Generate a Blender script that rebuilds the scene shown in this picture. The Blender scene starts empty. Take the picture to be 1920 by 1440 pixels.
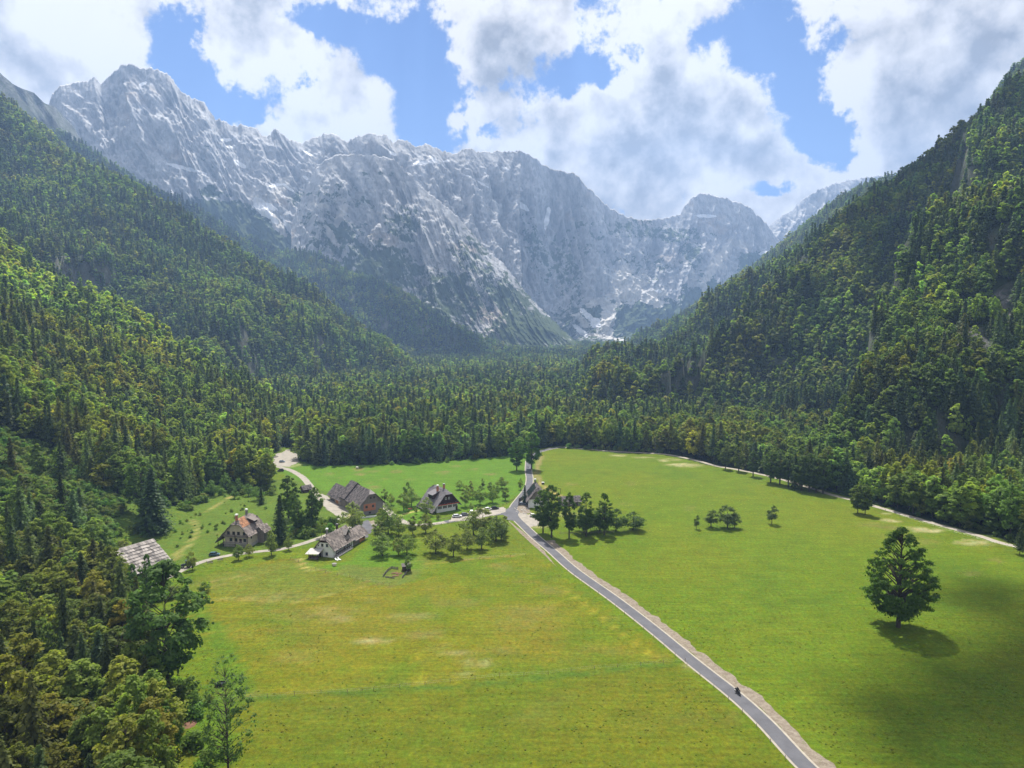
import bpy, math, random
import numpy as np
from mathutils import Vector, Matrix

R = math.radians
scene = bpy.context.scene
COL = scene.collection
rng = np.random.default_rng(11)
random.seed(5)

# ------------------------------------------------------------------ camera, sky, sun, exposure
F, CAMH, PITCH = 1300.0, 95.0, R(4.5)
SUN_EL, SUN_AZ = 60.0, -4.0          # azimuth measured from +Y towards +X
cam_d = bpy.data.cameras.new('camera')
cam = bpy.data.objects.new('camera', cam_d)
COL.objects.link(cam)
cam.location = (0, 0, CAMH)
cam.rotation_euler = (R(90) - PITCH, 0, 0)
cam_d.sensor_width = 36.0
cam_d.lens = 36.0 * F / 1920.0
cam_d.clip_start = 1.0
cam_d.clip_end = 40000.0
scene.camera = cam

sun_dir = Vector((math.sin(R(SUN_AZ)) * math.cos(R(SUN_EL)), math.cos(R(SUN_AZ)) * math.cos(R(SUN_EL)), math.sin(R(SUN_EL))))
sl = bpy.data.lights.new('sun', 'SUN')
sl.energy = 5.0
sl.angle = R(0.5)
sl.color = (1.0, 0.955, 0.88)
so = bpy.data.objects.new('sun', sl)
COL.objects.link(so)
so.rotation_euler = (-sun_dir).to_track_quat('-Z', 'Y').to_euler()
so.location = (0, 0, 3000)

scene.view_settings.view_transform = 'Standard'
scene.view_settings.look = 'None'
scene.view_settings.gamma = 1.0
scene.view_settings.use_curve_mapping = False
scene.view_settings.exposure = 1.0
scene.cycles.use_denoising = True
scene.cycles.max_bounces = 5
scene.cycles.diffuse_bounces = 2
scene.cycles.transmission_bounces = 3
scene.cycles.transparent_max_bounces = 4
scene.cycles.volume_bounces = 0
scene.cycles.use_fast_gi = False


def cam_dir(u, v):
    x = (u - 960) / F
    c = (720 - v) / F
    d = Vector((x, math.cos(PITCH) + c * math.sin(PITCH), -math.sin(PITCH) + c * math.cos(PITCH)))
    return d


class NT:
    def __init__(s, tree):
        s.t = tree

    def n(s, typ, **k):
        nd = s.t.nodes.new(typ)
        for a, b in k.items():
            if a == 'ins':
                for i, v in b.items():
                    s.put(nd.inputs[i], v)
            else:
                setattr(nd, a, b)
        return nd

    def put(s, sock, v):
        if isinstance(v, bpy.types.NodeSocket):
            s.t.links.new(v, sock)
        elif v is not None:
            if hasattr(sock.default_value, '__len__') and not hasattr(v, '__len__'):
                sock.default_value = [v] * len(sock.default_value)
            elif hasattr(v, '__len__') and len(v) == 3 and len(sock.default_value) == 4:
                sock.default_value = (*v, 1)
            else:
                sock.default_value = v

    def m(s, op, a, b=None, c=None, clamp=False):
        nd = s.n('ShaderNodeMath', operation=op, use_clamp=clamp)
        s.put(nd.inputs[0], a)
        if b is not None: s.put(nd.inputs[1], b)
        if c is not None: s.put(nd.inputs[2], c)
        return nd.outputs[0]

    def vm(s, op, a, b=None, scale=None):
        nd = s.n('ShaderNodeVectorMath', operation=op)
        s.put(nd.inputs[0], a)
        if b is not None: s.put(nd.inputs[1], b)
        if scale is not None: s.put(nd.inputs[3], scale)
        return nd.outputs[1] if op in ('DOT_PRODUCT', 'LENGTH', 'DISTANCE') else nd.outputs[0]

    def mix(s, f, a, b, blend='MIX'):
        nd = s.n('ShaderNodeMix', data_type='RGBA', blend_type=blend)
        s.put(nd.inputs[0], f)
        s.put(nd.inputs[6], a)
        s.put(nd.inputs[7], b)
        return nd.outputs[2]

    def ramp(s, f, lo, hi, a=0.0, b=1.0, smooth=True):
        nd = s.n('ShaderNodeMapRange', interpolation_type='SMOOTHSTEP' if smooth else 'LINEAR')
        for i, v in enumerate((f, lo, hi, a, b)):
            s.put(nd.inputs[i], v)
        return nd.outputs[0]

    def noise(s, vec, scale, detail=2.0, rough=0.5, dist=0.0, color=False):
        nd = s.n('ShaderNodeTexNoise')
        s.put(nd.inputs['Vector'], vec)
        nd.inputs['Scale'].default_value = scale
        nd.inputs['Detail'].default_value = detail
        nd.inputs['Roughness'].default_value = rough
        nd.inputs['Distortion'].default_value = dist
        return nd.outputs[1] if color else nd.outputs[0]


# ---- world: Nishita sky with broken cumulus
SKY_STR = 0.13
world = bpy.data.worlds.new('World')
scene.world = world
world.use_nodes = True
W = NT(world.node_tree)
W.t.nodes.clear()
sky = W.n('ShaderNodeTexSky', sky_type='NISHITA')
sky.sun_disc = False
sky.sun_elevation = R(SUN_EL)
sky.sun_rotation = R(SUN_AZ)
sky.altitude = 800
sky.air_density = 1.0
sky.dust_density = 0.6
sky.ozone_density = 1.3
tc = W.n('ShaderNodeTexCoord')
DIR = W.vm('NORMALIZE', tc.outputs['Generated'])

# gaps of blue between the clouds: (u, v, radius u, radius v, depth)
HOLES = [(335, 75, 62, 95, .8), (390, 185, 85, 75, .75), (545, 165, 50, 75, .5), (600, 25, 75, 30, .7), (600, 215, 90, 30, -.25),
         (715, 90, 65, 60, .85), (790, 205, 62, 125, .85), (868, 262, 55, 26, .4), (660, 50, 40, 30, .3), (500, 260, 60, 20, -.3),
         (1120, 118, 80, 42, .7), (1040, 150, 35, 30, .3), (1395, 60, 50, 60, .4), (1430, 105, 80, 50, .62), (1510, 175, 62, 70, .75), (1550, 250, 62, 55, .8),
         (1440, 352, 45, 20, .55), (1600, 300, 45, 28, .55), (1230, 190, 200, 110, -.3), (620, 160, 110, 90, -.35), (470, 70, 80, 60, -.25),
         (130, 80, 190, 110, -.4), (1050, 300, 250, 90, -.3), (1750, 170, 190, 130, -.35)]


def gap_field(vec):
    tot = 0.0
    for (u, v, ru, rv, amp) in HOLES:
        c = cam_dir(u, v)
        k = c.length
        c.normalize()
        e1 = Vector((1, 0, 0))
        e1 = (e1 - c * e1.dot(c)).normalized()
        e2 = e1.cross(c)
        su, sv = ru / F / k, rv / F / k
        d = W.vm('SUBTRACT', vec, tuple(c))
        cmb = W.n('ShaderNodeCombineXYZ')
        W.t.links.new(W.vm('DOT_PRODUCT', d, tuple(e1 / su)), cmb.inputs[0])
        W.t.links.new(W.vm('DOT_PRODUCT', d, tuple(e2 / sv)), cmb.inputs[1])
        W.t.links.new(W.vm('DOT_PRODUCT', d, tuple(c / 0.3)), cmb.inputs[2])
        l2 = W.vm('DOT_PRODUCT', cmb.outputs[0], cmb.outputs[0])
        e = W.m('EXPONENT', W.m('MULTIPLY', l2, -1.0))
        tot = W.m('MULTIPLY_ADD', e, -amp, tot)
    return tot


warp = W.noise(DIR, 7.0, 6, .62, 0, color=True)
wdir = W.vm('ADD', DIR, W.vm('SCALE', W.vm('SUBTRACT', warp, (.5, .5, .5)), scale=.11))
gaps = gap_field(wdir)
nz1 = W.noise(DIR, 7.0, 15, .66)
up = W.vm('ADD', DIR, tuple(sun_dir * 0.028))
nz2 = W.noise(up, 7.0, 7, .56)
big = W.noise(DIR, 4.5, 4, .55)
cover = W.m('ADD', W.m('ADD', 0.33, gaps), W.m('MULTIPLY', W.m('SUBTRACT', nz1, .5), 2.7))
cover = W.m('ADD', cover, W.m('MULTIPLY', W.m('SUBTRACT', W.noise(DIR, 26, 8, .62), .5), 1.1))
alpha = W.ramp(cover, -.08, .20)
nz3 = W.noise(DIR, 7.0, 7, .56)
lit = W.m('MULTIPLY', W.m('SUBTRACT', nz3, nz2), 5.0)
thick = W.ramp(W.m('ADD', cover, W.m('MULTIPLY', W.m('SUBTRACT', big, .5), 2.4)), .20, 1.0)
bright = W.m('ADD', W.m('SUBTRACT', 1.28, W.m('MULTIPLY', thick, .68)), lit)
bright = W.m('MINIMUM', W.m('MAXIMUM', bright, .42), 1.3)
CLOUD = 3.5
ccol = W.n('ShaderNodeMix', data_type='RGBA')
W.put(ccol.inputs[0], W.ramp(bright, .55, 1.0))
W.put(ccol.inputs[6], (1.0 * CLOUD, .98 * CLOUD, .98 * CLOUD))
W.put(ccol.inputs[7], (1.04 * CLOUD, 1.0 * CLOUD, .96 * CLOUD))
ccol2 = W.vm('SCALE', ccol.outputs[2], scale=bright)
skyc = W.mix(1.0, sky.outputs[0], (.215, .315, .48), 'MULTIPLY')
final = W.mix(alpha, skyc, ccol2)
bg = W.n('ShaderNodeBackground')
W.t.links.new(final, bg.inputs[0])
bg.inputs[1].default_value = SKY_STR
wo = W.n('ShaderNodeOutputWorld')
W.t.links.new(bg.outputs[0], wo.inputs[0])

# ------------------------------------------------------------------ numpy helpers
_perm = np.concatenate([rng.permutation(256)] * 2).astype(np.int64)
_g = rng.normal(size=(256, 3))
_g /= np.linalg.norm(_g, axis=1)[:, None]


def perlin(x, y, z):
    x, y, z = np.broadcast_arrays(np.asarray(x, float), np.asarray(y, float), np.asarray(z, float))
    xi, yi, zi = np.floor(x).astype(np.int64), np.floor(y).astype(np.int64), np.floor(z).astype(np.int64)
    fx, fy, fz = x - xi, y - yi, z - zi
    ux, uy, uz = (t * t * t * (t * (t * 6 - 15) + 10) for t in (fx, fy, fz))
    r = 0.0
    for a in (0, 1):
        for b in (0, 1):
            for c in (0, 1):
                h = _perm[(_perm[(_perm[(xi + a) & 255] + yi + b) & 255] + zi + c) & 255]
                g = _g[h]
                d = g[..., 0] * (fx - a) + g[..., 1] * (fy - b) + g[..., 2] * (fz - c)
                r = r + d * (ux if a else 1 - ux) * (uy if b else 1 - uy) * (uz if c else 1 - uz)
    return r * 1.5


def fbm(x, y, z=0.0, o=4, gain=.5, lac=2.03):
    r, a = 0.0, 1.0
    for i in range(o):
        r = r + a * perlin(x, y, z + i * 7.3)
        x, y, z = x * lac, y * lac, z * lac
        a *= gain
    return r


def ridged(x, y, z=0.0, o=4, gain=.5, lac=2.1):
    r, a = 0.0, 1.0
    for i in range(o):
        r = r + a * (1 - 2.2 * np.abs(perlin(x, y, z + i * 5.1)))
        x, y, z = x * lac, y * lac, z * lac
        a *= gain
    return r


def inpoly(px, py, poly):
    px, py = np.asarray(px), np.asarray(py)
    ins = np.zeros(px.shape, bool)
    n = len(poly)
    for i in range(n):
        x1, y1 = poly[i][:2]
        x2, y2 = poly[(i + 1) % n][:2]
        c = ((y1 > py) != (y2 > py))
        ins ^= c & (px < (x2 - x1) * (py - y1) / ((y2 - y1) or 1e-9) + x1)
    return ins


def seg_dist(X, Y, pts):
    """distance to a polyline, height interpolated there, arc length there, signed side"""
    best = np.full(X.shape, 1e9)
    zz = np.zeros(X.shape)
    tt = np.zeros(X.shape)
    acc = 0.0
    for (x1, y1, z1), (x2, y2, z2) in zip(pts[:-1], pts[1:]):
        dx, dy = x2 - x1, y2 - y1
        L2 = dx * dx + dy * dy
        t = np.clip(((X - x1) * dx + (Y - y1) * dy) / L2, 0, 1)
        d = np.hypot(X - x1 - t * dx, Y - y1 - t * dy)
        m = d < best
        best = np.where(m, d, best)
        zz = np.where(m, z1 + t * (z2 - z1), zz)
        tt = np.where(m, acc + t * math.sqrt(L2), tt)
        acc += math.sqrt(L2)
    return best, zz, tt


def pd(u, v, depth, lower=0.0):
    """world point seen at pixel u, v at the given distance along +Y"""
    d = cam_dir(u, v)
    t = depth / d.y
    return (d.x * t, depth, CAMH + d.z * t - lower)


# ------------------------------------------------------------------ terrain height
TOE_L = [(-3000, -125), (0, -125), (150, -128), (210, -142), (250, -166), (290, -160), (330, -156), (400, -165), (480, -190), (600, -190), (700, -185), (1200, -210), (9000, -400)]
TOE_Y = np.array([a for a, b in TOE_L], float)
TOE_X = np.array([b for a, b in TOE_L], float)
CR_X = np.array([-3000, -1500, -900, -604, -461, -353, -244, -185, 3000], float)
CR_Y = np.array([1700, 1350, 1000, 819, 740, 694, 690, 680, 680], float)
T = 15.0
L2 = [(-2600, 1750, 1500), (-1700, 1600, 950), pd(-60, 140, 1540, T)] + [pd(*q, T) for q in
     [(0, 190, 1500), (65, 245, 1480), (150, 300, 1450), (250, 335, 1440), (350, 400, 1450), (475, 477, 1450), (590, 537, 1480), (650, 587, 1500), (725, 645, 1560), (800, 692, 1700)]]
L3 = [(-3300, 2500, 1500)] + [pd(*q, T * .7) for q in
     [(-60, 60, 2400), (0, 132, 2350), (20, 165, 2330), (50, 207, 2320), (80, 228, 2300), (160, 270, 2300), (250, 330, 2300), (370, 385, 2300), (450, 440, 2350), (520, 490, 2400), (610, 565, 2450), (700, 640, 2500)]]
L4 = [pd(*q, 8) for q in [(470, 440, 2750), (520, 468, 2700), (600, 474, 2660), (650, 505, 2640), (700, 535, 2610), (745, 570, 2580), (768, 600, 2560), (820, 650, 2530), (900, 692, 2500)]]
L5 = [pd(*q, 8) for q in [(560, 470, 2600), (620, 500, 2560), (680, 515, 2520), (740, 535, 2480), (790, 568, 2440), (840, 602, 2400), (900, 630, 2360), (960, 650, 2330), (1030, 662, 2320)]]
R1 = [(2600, 700, 1500), (1300, 820, 900)] + [pd(*q, T) for q in
     [(1990, 90, 960), (1920, 137, 1000), (1855, 195, 1020), (1760, 262, 1050), (1710, 308, 1080), (1660, 343, 1110), (1605, 377, 1150), (1548, 425, 1190), (1530, 468, 1240), (1460, 512, 1300), (1385, 552, 1400), (1318, 608, 1500), (1262, 658, 1620), (1228, 694, 1750)]]
R2 = [(2500, 1500, 1500)] + [pd(*q, T) for q in
     [(1900, 120, 1850), (1800, 250, 1900), (1690, 320, 2000), (1610, 345, 2050), (1560, 375, 2100), (1485, 435, 2150), (1410, 495, 2250), (1335, 545, 2400), (1270, 600, 2550), (1222, 648, 2700), (1180, 684, 2900)]]
R3 = [pd(*q) for q in [(1750, 300, 2900), (1764, 256, 2900), (1775, 222, 2900), (1795, 212, 2880), (1832, 198, 2850), (1870, 170, 2800), (1950, 60, 2700)]]


def ridge_h(X, Y, pts, s, seed, rib=170.0, rib_amp=.30, rough=16.0):
    wx = X + 45 * fbm(X / 260, Y / 260, seed, 3)
    wy = Y + 45 * fbm(X / 260, Y / 260, seed + 9, 3)
    k = np.clip(seg_dist(X, Y, pts)[0] / 140, 0, 1)
    d, z, t = seg_dist(X + (wx - X) * k, Y + (wy - Y) * k, pts)
    rb = ridged(t / rib, d / (rib * 4), seed, 3, .5)
    prof = d * s * (1 - rib_amp * k * rb)
    h = z - prof + k * rough * fbm(X / 90, Y / 90, seed + 3, 4, .55)
    return h


def height(X, Y):
    X, Y = np.asarray(X, float), np.asarray(Y, float)
    h = .003 * np.clip(Y - 700, 0, None) + .014 * np.clip(Y - 2500, 0, None)
    # gentle swells of the meadow
    h = h + .5 * perlin(X / 70, Y / 70, 2.2) * np.clip((Y - 60) / 100, 0, 1)
    toe = np.interp(Y, TOE_Y, TOE_X)
    dd = toe - X + 14 * fbm(X / 120, Y / 120, 1.3, 3)
    sp = np.where(dd > 0, dd * dd / (dd + 45), 0)
    pl = sp * .52
    cy = np.interp(X, CR_X, CR_Y) + 22 * fbm(X / 130, Y / 400, 4.4, 3)
    kk = np.clip(sp / 60, 0, 1)
    pl = pl + kk * (9 * fbm(X / 75, Y / 75, 8.8, 4) + 12 * ridged(Y / 150, X / 420, 3.1, 2) * np.clip(sp / 200, 0, 1))
    pl = pl - .85 * np.clip(Y - cy, 0, None)
    h = np.maximum(h, h * 0 + pl)
    far = Y > 620
    for pts, s, sd, rib, ra, ro in ((L2, .56, 11.1, 190, .26, 16), (L3, .75, 21.1, 200, .2, 12), (L4, .78, 31.1, 150, .3, 22), (L5, .55, 71.1, 180, .25, 14)):
        hh = ridge_h(X, Y, pts, s, sd, rib, ra, ro)
        h = np.maximum(h, hh)
    for pts, s, sd, rib, ra, ro in ((R1, .78, 41.1, 150, .24, 20), (R2, .72, 51.1, 210, .2, 12), (R3, 1.6, 61.1, 120, .3, 20)):
        hh = ridge_h(X, Y, pts, s, sd, rib, ra, ro)
        h = np.maximum(h, hh)
    return h


def grow(a, b, d0, f, dmax):
    out, x, d = [], a, d0
    sgn = 1 if b > a else -1
    while (x - b) * sgn < 0:
        out.append(x)
        x += sgn * d
        d = min(d * f, dmax)
    return out


xs = sorted(set(np.round(grow(-260, -1500, 2.6, 1.045, 13) + grow(-257.5, 257.5, 2.5, 1, 2.5) + grow(260, 1500, 2.6, 1.045, 13) + [-9000, -6000, -4000, -2600, -2000, -1700, 1700, 2000, 2600, 4000, 6000, 9000], 3)))
ys = sorted(set(np.round(grow(80, 600, 2.5, 1, 2.5) + grow(602.5, 3450, 2.6, 1.03, 12) + [-9000, -5000, -2000, -900, -400, -150, -50, 20, 55, 3700, 4200, 5000, 6500, 9000], 3)))
xs, ys = np.array(xs), np.array(ys)
GX, GY = np.meshgrid(xs, ys)
GZ = height(GX, GY)
GZ = np.where(GY > 3450, np.minimum(GZ, 60), GZ)
GZ = np.where(GY < -40, np.minimum(GZ, 40), GZ)


def hz(x, y):
    x, y = np.asarray(x, float), np.asarray(y, float)
    i = np.clip(np.searchsorted(xs, x) - 1, 0, len(xs) - 2)
    j = np.clip(np.searchsorted(ys, y) - 1, 0, len(ys) - 2)
    fx = (x - xs[i]) / (xs[i + 1] - xs[i])
    fy = (y - ys[j]) / (ys[j + 1] - ys[j])
    return (GZ[j, i] * (1 - fx) + GZ[j, i + 1] * fx) * (1 - fy) + (GZ[j + 1, i] * (1 - fx) + GZ[j + 1, i + 1] * fx) * fy


def hit(u, v, lift=0.0):
    """ground point seen at pixel (u, v); lift raises the surface tested"""
    d = cam_dir(u, v)
    t = np.geomspace(90, 6000, 1500)
    X, Y, Z = d.x * t, d.y * t, CAMH + d.z * t
    below = Z < hz(X, Y) + lift
    k = int(np.argmax(below)) if below.any() else len(t) - 1
    a, b = t[max(k - 1, 0)], t[k]
    for _ in range(18):
        m = (a + b) / 2
        if CAMH + d.z * m < float(hz(d.x * m, d.y * m)) + lift: b = m
        else: a = m
    return Vector((d.x * b, d.y * b, float(hz(d.x * b, d.y * b))))


def hits(pts):
    return [tuple(hit(u, v))[:2] for u, v in pts]

# ------------------------------------------------------------------ object helpers
def tag(o, label=None, cat=None, group=None, kind=None):
    if label: o['label'] = label
    if cat: o['category'] = cat
    if group: o['group'] = group
    if kind: o['kind'] = kind
    return o


def mesh_np(name, verts, faces, mat=None, smooth=False, nside=4, attrs=None):
    """verts (n,3); faces (m,nside) int array"""
    verts = np.ascontiguousarray(verts, np.float32)
    faces = np.ascontiguousarray(faces, np.int32)
    me = bpy.data.meshes.new(name)
    me.vertices.add(len(verts))
    me.vertices.foreach_set('co', verts.ravel())
    m = len(faces)
    me.loops.add(m * nside)
    me.loops.foreach_set('vertex_index', faces.ravel())
    me.polygons.add(m)
    me.polygons.foreach_set('loop_start', np.arange(0, m * nside, nside, dtype=np.int32))
    me.polygons.foreach_set('loop_total', np.full(m, nside, np.int32))
    if smooth: me.polygons.foreach_set('use_smooth', np.ones(m, bool))
    for k, a in (attrs or {}).items():
        a = np.asarray(a, np.float32)
        if a.ndim == 2:
            if a.shape[1] == 3: a = np.concatenate([a, np.ones((len(a), 1), np.float32)], 1)
            at = me.attributes.new(k, 'FLOAT_COLOR', 'POINT')
            at.data.foreach_set('color', np.ascontiguousarray(a).ravel())
        else:
            at = me.attributes.new(k, 'FLOAT', 'POINT')
            at.data.foreach_set('value', a)
    me.update(calc_edges=True)
    me.validate()
    if mat: me.materials.append(mat)
    return me


def link(name, data, parent=None, loc=None, rz=0.0):
    o = bpy.data.objects.new(name, data)
    COL.objects.link(o)
    if parent: o.parent = parent
    if loc is not None: o.location = loc
    if rz: o.rotation_euler = (0, 0, rz)
    return o


class MB:
    """collects polygons (any number of corners) and builds them as one mesh object"""
    def __init__(s):
        s.v, s.f, s.tint = [], [], []

    def add(s, vs, fs, tint=.5):
        k = len(s.v)
        s.v += [tuple(p) for p in vs]
        s.tint += [tint] * len(vs)
        s.f += [tuple(i + k for i in f) for f in fs]

    def box(s, c, size, rz=0.0, tint=.5, M=None):
        hx, hy, hz_ = size[0] / 2, size[1] / 2, size[2] / 2
        vs = [Vector((a * hx, b * hy, d * hz_)) for d in (-1, 1) for a, b in ((-1, -1), (1, -1), (1, 1), (-1, 1))]
        m = M if M is not None else Matrix.Rotation(rz, 3, 'Z')
        vs = [m @ p + Vector(c) for p in vs]
        s.add(vs, [(3, 2, 1, 0), (4, 5, 6, 7), (0, 1, 5, 4), (1, 2, 6, 5), (2, 3, 7, 6), (3, 0, 4, 7)], tint)

    def solid(s, poly, vec, tint=.5):
        """polygon extruded along vec"""
        n = len(poly)
        a = [Vector(p) for p in poly]
        b = [p + Vector(vec) for p in a]
        s.add(a + b, [tuple(range(n - 1, -1, -1)), tuple(range(n, 2 * n))] + [(i, (i + 1) % n, n + (i + 1) % n, n + i) for i in range(n)], tint)

    def tube(s, p, q, r0, r1=None, n=6, tint=.5, caps=True):
        r1 = r0 if r1 is None else r1
        p, q = Vector(p), Vector(q)
        d = (q - p).normalized()
        a = d.cross(Vector((0, 0, 1)) if abs(d.z) < .9 else Vector((1, 0, 0))).normalized()
        b = d.cross(a)
        vs = []
        for c, r in ((p, r0), (q, r1)):
            for i in range(n):
                t = 2 * math.pi * i / n
                vs.append(c + a * (r * math.cos(t)) + b * (r * math.sin(t)))
        fs = [(i, (i + 1) % n, n + (i + 1) % n, n + i) for i in range(n)]
        if caps: fs += [tuple(range(n - 1, -1, -1)), tuple(range(n, 2 * n))]
        s.add(vs, fs, tint)

    def build(s, name, mat, parent=None, loc=None, rz=0.0, smooth=False, bevel=0.0):
        me = bpy.data.meshes.new(name)
        me.from_pydata(s.v, [], s.f)
        at = me.attributes.new('tint', 'FLOAT', 'POINT')
        at.data.foreach_set('value', np.array(s.tint, np.float32))
        if mat: me.materials.append(mat)
        if smooth:
            for p in me.polygons: p.use_smooth = True
        me.update()
        o = link(name, me, parent, loc, rz)
        if bevel:
            b = o.modifiers.new('bevel', 'BEVEL')
            b.width = bevel
            b.segments = 2
            b.limit_method = 'ANGLE'
        return o


def empty(name, loc, rz=0.0):
    o = bpy.data.objects.new(name, None)
    COL.objects.link(o)
    o.location = loc
    o.rotation_euler = (0, 0, rz)
    o.empty_display_size = .5
    return o


# ------------------------------------------------------------------ materials
def material(name, rough=.8, spec=.25):
    m = bpy.data.materials.new(name)
    m.use_nodes = True
    n = NT(m.node_tree)
    b = m.node_tree.nodes['Principled BSDF']
    b.inputs['Roughness'].default_value = rough
    b.inputs['Specular IOR Level'].default_value = spec
    return m, n, b


def simple(name, col, rough=.8, var=.25, scale=3.0, bump=0.0, metal=0.0, tintamt=0.0, spec=.25):
    m, n, b = material(name, rough, spec)
    tc = n.n('ShaderNodeTexCoord')
    nz = n.noise(tc.outputs['Object'], scale, 5, .6)
    f = n.ramp(nz, .2, .8, 1 - var, 1 + var, False)
    if tintamt:
        at = n.n('ShaderNodeAttribute', attribute_name='tint')
        f = n.m('MULTIPLY', f, n.ramp(at.outputs['Fac'], 0, 1, 1 - tintamt, 1 + tintamt, False))
    c = n.vm('SCALE', (col[0], col[1], col[2]), scale=f)
    n.t.links.new(c, b.inputs['Base Color'])
    b.inputs['Metallic'].default_value = metal
    if bump:
        bp = n.n('ShaderNodeBump')
        bp.inputs['Strength'].default_value = .8
        bp.inputs['Distance'].default_value = bump
        n.t.links.new(n.noise(tc.outputs['Object'], scale * 2.2, 6, .65), bp.inputs['Height'])
        n.t.links.new(bp.outputs[0], b.inputs['Normal'])
    return m


MAT = {}


def ground_material():
    m, n, b = material('meadow and forest floor', .95, .08)
    at = n.n('ShaderNodeAttribute', attribute_name='col')
    geo = n.n('ShaderNodeNewGeometry')
    P = geo.outputs['Position']
    a = n.noise(P, .9, 6, .68)
    c = n.noise(P, .12, 5, .62)
    d = n.noise(P, 3.1, 3, .6)
    st = n.n('ShaderNodeMapping')
    st.inputs['Rotation'].default_value = (0, 0, R(12))
    st.inputs['Scale'].default_value = (.05, .7, 1)
    n.t.links.new(P, st.inputs[0])
    d = n.m('ADD', n.m('MULTIPLY', d, .5), n.m('MULTIPLY', n.noise(st.outputs[0], 1.0, 4, .6), .5))
    f = n.m('MULTIPLY', n.ramp(a, .25, .75, .55, 1.45, False), n.ramp(c, .25, .75, .84, 1.16, False))
    f = n.m('MULTIPLY', f, n.ramp(d, .3, .7, .70, 1.30, False))
    col = n.vm('SCALE', at.outputs['Color'], scale=f)
    hue = n.noise(P, .35, 6, .7)
    col2 = n.vm('MULTIPLY', col, (1.10, .99, .9))
    col3 = n.vm('MULTIPLY', col, (.88, 1.02, 1.0))
    colx = n.mix(n.ramp(hue, .36, .64), col3, col2)
    # small pale and dark specks: seed heads, clover, tussocks
    vor = n.noise(P, 1.7, 7, .8)
    colx = n.mix(n.m('MULTIPLY', n.ramp(vor, .66, .74), .5), colx, n.vm('SCALE', colx, scale=1.7))
    vor2 = n.noise(P, .8, 8, .82)
    colx = n.mix(n.m('MULTIPLY', n.ramp(vor2, .64, .72), .6), colx, n.vm('SCALE', colx, scale=.5))
    rk = n.n('ShaderNodeAttribute', attribute_name='rocky').outputs['Fac']
    mp = n.n('ShaderNodeMapping')
    mp.inputs['Scale'].default_value = (1, 1, .35)
    n.t.links.new(P, mp.inputs[0])
    rn = n.noise(mp.outputs[0], .06, 8, .7, .5)
    rcol = n.vm('SCALE', at.outputs['Color'], scale=n.ramp(rn, .35, .65, .35, 1.6))
    rcol = n.mix(n.ramp(n.noise(P, .11, 7, .75), .50, .56), rcol, (.035, .055, .016))
    colx = n.mix(rk, colx, rcol)
    n.t.links.new(colx, b.inputs['Base Color'])
    bp = n.n('ShaderNodeBump')
    bp.inputs['Strength'].default_value = .8
    bp.inputs['Distance'].default_value = 1.0
    hgt = n.m('ADD', n.m('MULTIPLY', n.noise(P, 1.6, 7, .75), .35), n.m('MULTIPLY', n.m('MULTIPLY', rn, 12.0), rk))
    n.t.links.new(hgt, bp.inputs['Height'])
    n.t.links.new(bp.outputs[0], b.inputs['Normal'])
    return m


def rock_material():
    m, n, b = material('limestone', .9, .15)
    P = n.n('ShaderNodeNewGeometry').outputs['Position']
    veg = n.n('ShaderNodeAttribute', attribute_name='veg').outputs['Fac']
    snow = n.n('ShaderNodeAttribute', attribute_name='snow').outputs['Fac']
    scree = n.n('ShaderNodeAttribute', attribute_name='scree').outputs['Fac']
    crack = n.n('ShaderNodeAttribute', attribute_name='crack').outputs['Fac']
    mp = n.n('ShaderNodeMapping')
    mp.inputs['Scale'].default_value = (1, 1, .45)
    n.t.links.new(P, mp.inputs[0])
    a = n.noise(mp.outputs[0], .012, 9, .66, .6)
    fine = n.noise(mp.outputs[0], .05, 7, .7, .4)
    mp2 = n.n('ShaderNodeMapping')
    mp2.inputs['Rotation'].default_value = (R(18), R(24), 0)
    mp2.inputs['Scale'].default_value = (.35, .35, 2.4)
    n.t.links.new(P, mp2.inputs[0])
    strata = n.noise(mp2.outputs[0], .014, 6, .6, .8)
    rock = n.mix(n.ramp(a, .25, .75), (.35, .355, .36), (.54, .54, .54))
    rock = n.mix(n.m('MULTIPLY', n.ramp(fine, .44, .60), .6), rock, (.18, .178, .175))
    rock = n.mix(n.m('MULTIPLY', n.ramp(strata, .50, .62), .12), rock, (.52, .50, .47))
    rock = n.mix(n.m('MULTIPLY', n.ramp(crack, .25, .95), .55), rock, (.13, .13, .13))
    ochre = n.ramp(n.noise(P, .0035, 3, .5), .62, .7)
    rock = n.mix(n.m('MULTIPLY', ochre, .35), rock, (.42, .31, .2))
    rock = n.mix(scree, rock, n.mix(n.noise(P, .03, 4), (.52, .50, .45), (.68, .65, .6)))
    vn = n.noise(P, .022, 9, .74)
    vm_ = n.ramp(n.m('ADD', veg, n.m('MULTIPLY', n.m('SUBTRACT', vn, .5), 2.3)), .45, .62)
    green = n.mix(n.noise(P, .05, 6, .7), (.026, .044, .016), (.080, .110, .034))
    col = n.mix(vm_, rock, green)
    sn = n.ramp(n.m('ADD', snow, n.m('MULTIPLY', n.m('SUBTRACT', vn, .5), .6)), .46, .56)
    col = n.mix(sn, col, (.82, .83, .85))
    n.t.links.new(col, b.inputs['Base Color'])
    bp = n.n('ShaderNodeBump')
    bp.inputs['Strength'].default_value = 1.0
    bp.inputs['Distance'].default_value = 6.0
    hmix = n.m('ADD', n.noise(mp.outputs[0], .022, 9, .68, .5), n.m('MULTIPLY', strata, .35))
    n.t.links.new(hmix, bp.inputs['Height'])
    n.t.links.new(bp.outputs[0], b.inputs['Normal'])
    return m


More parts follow.
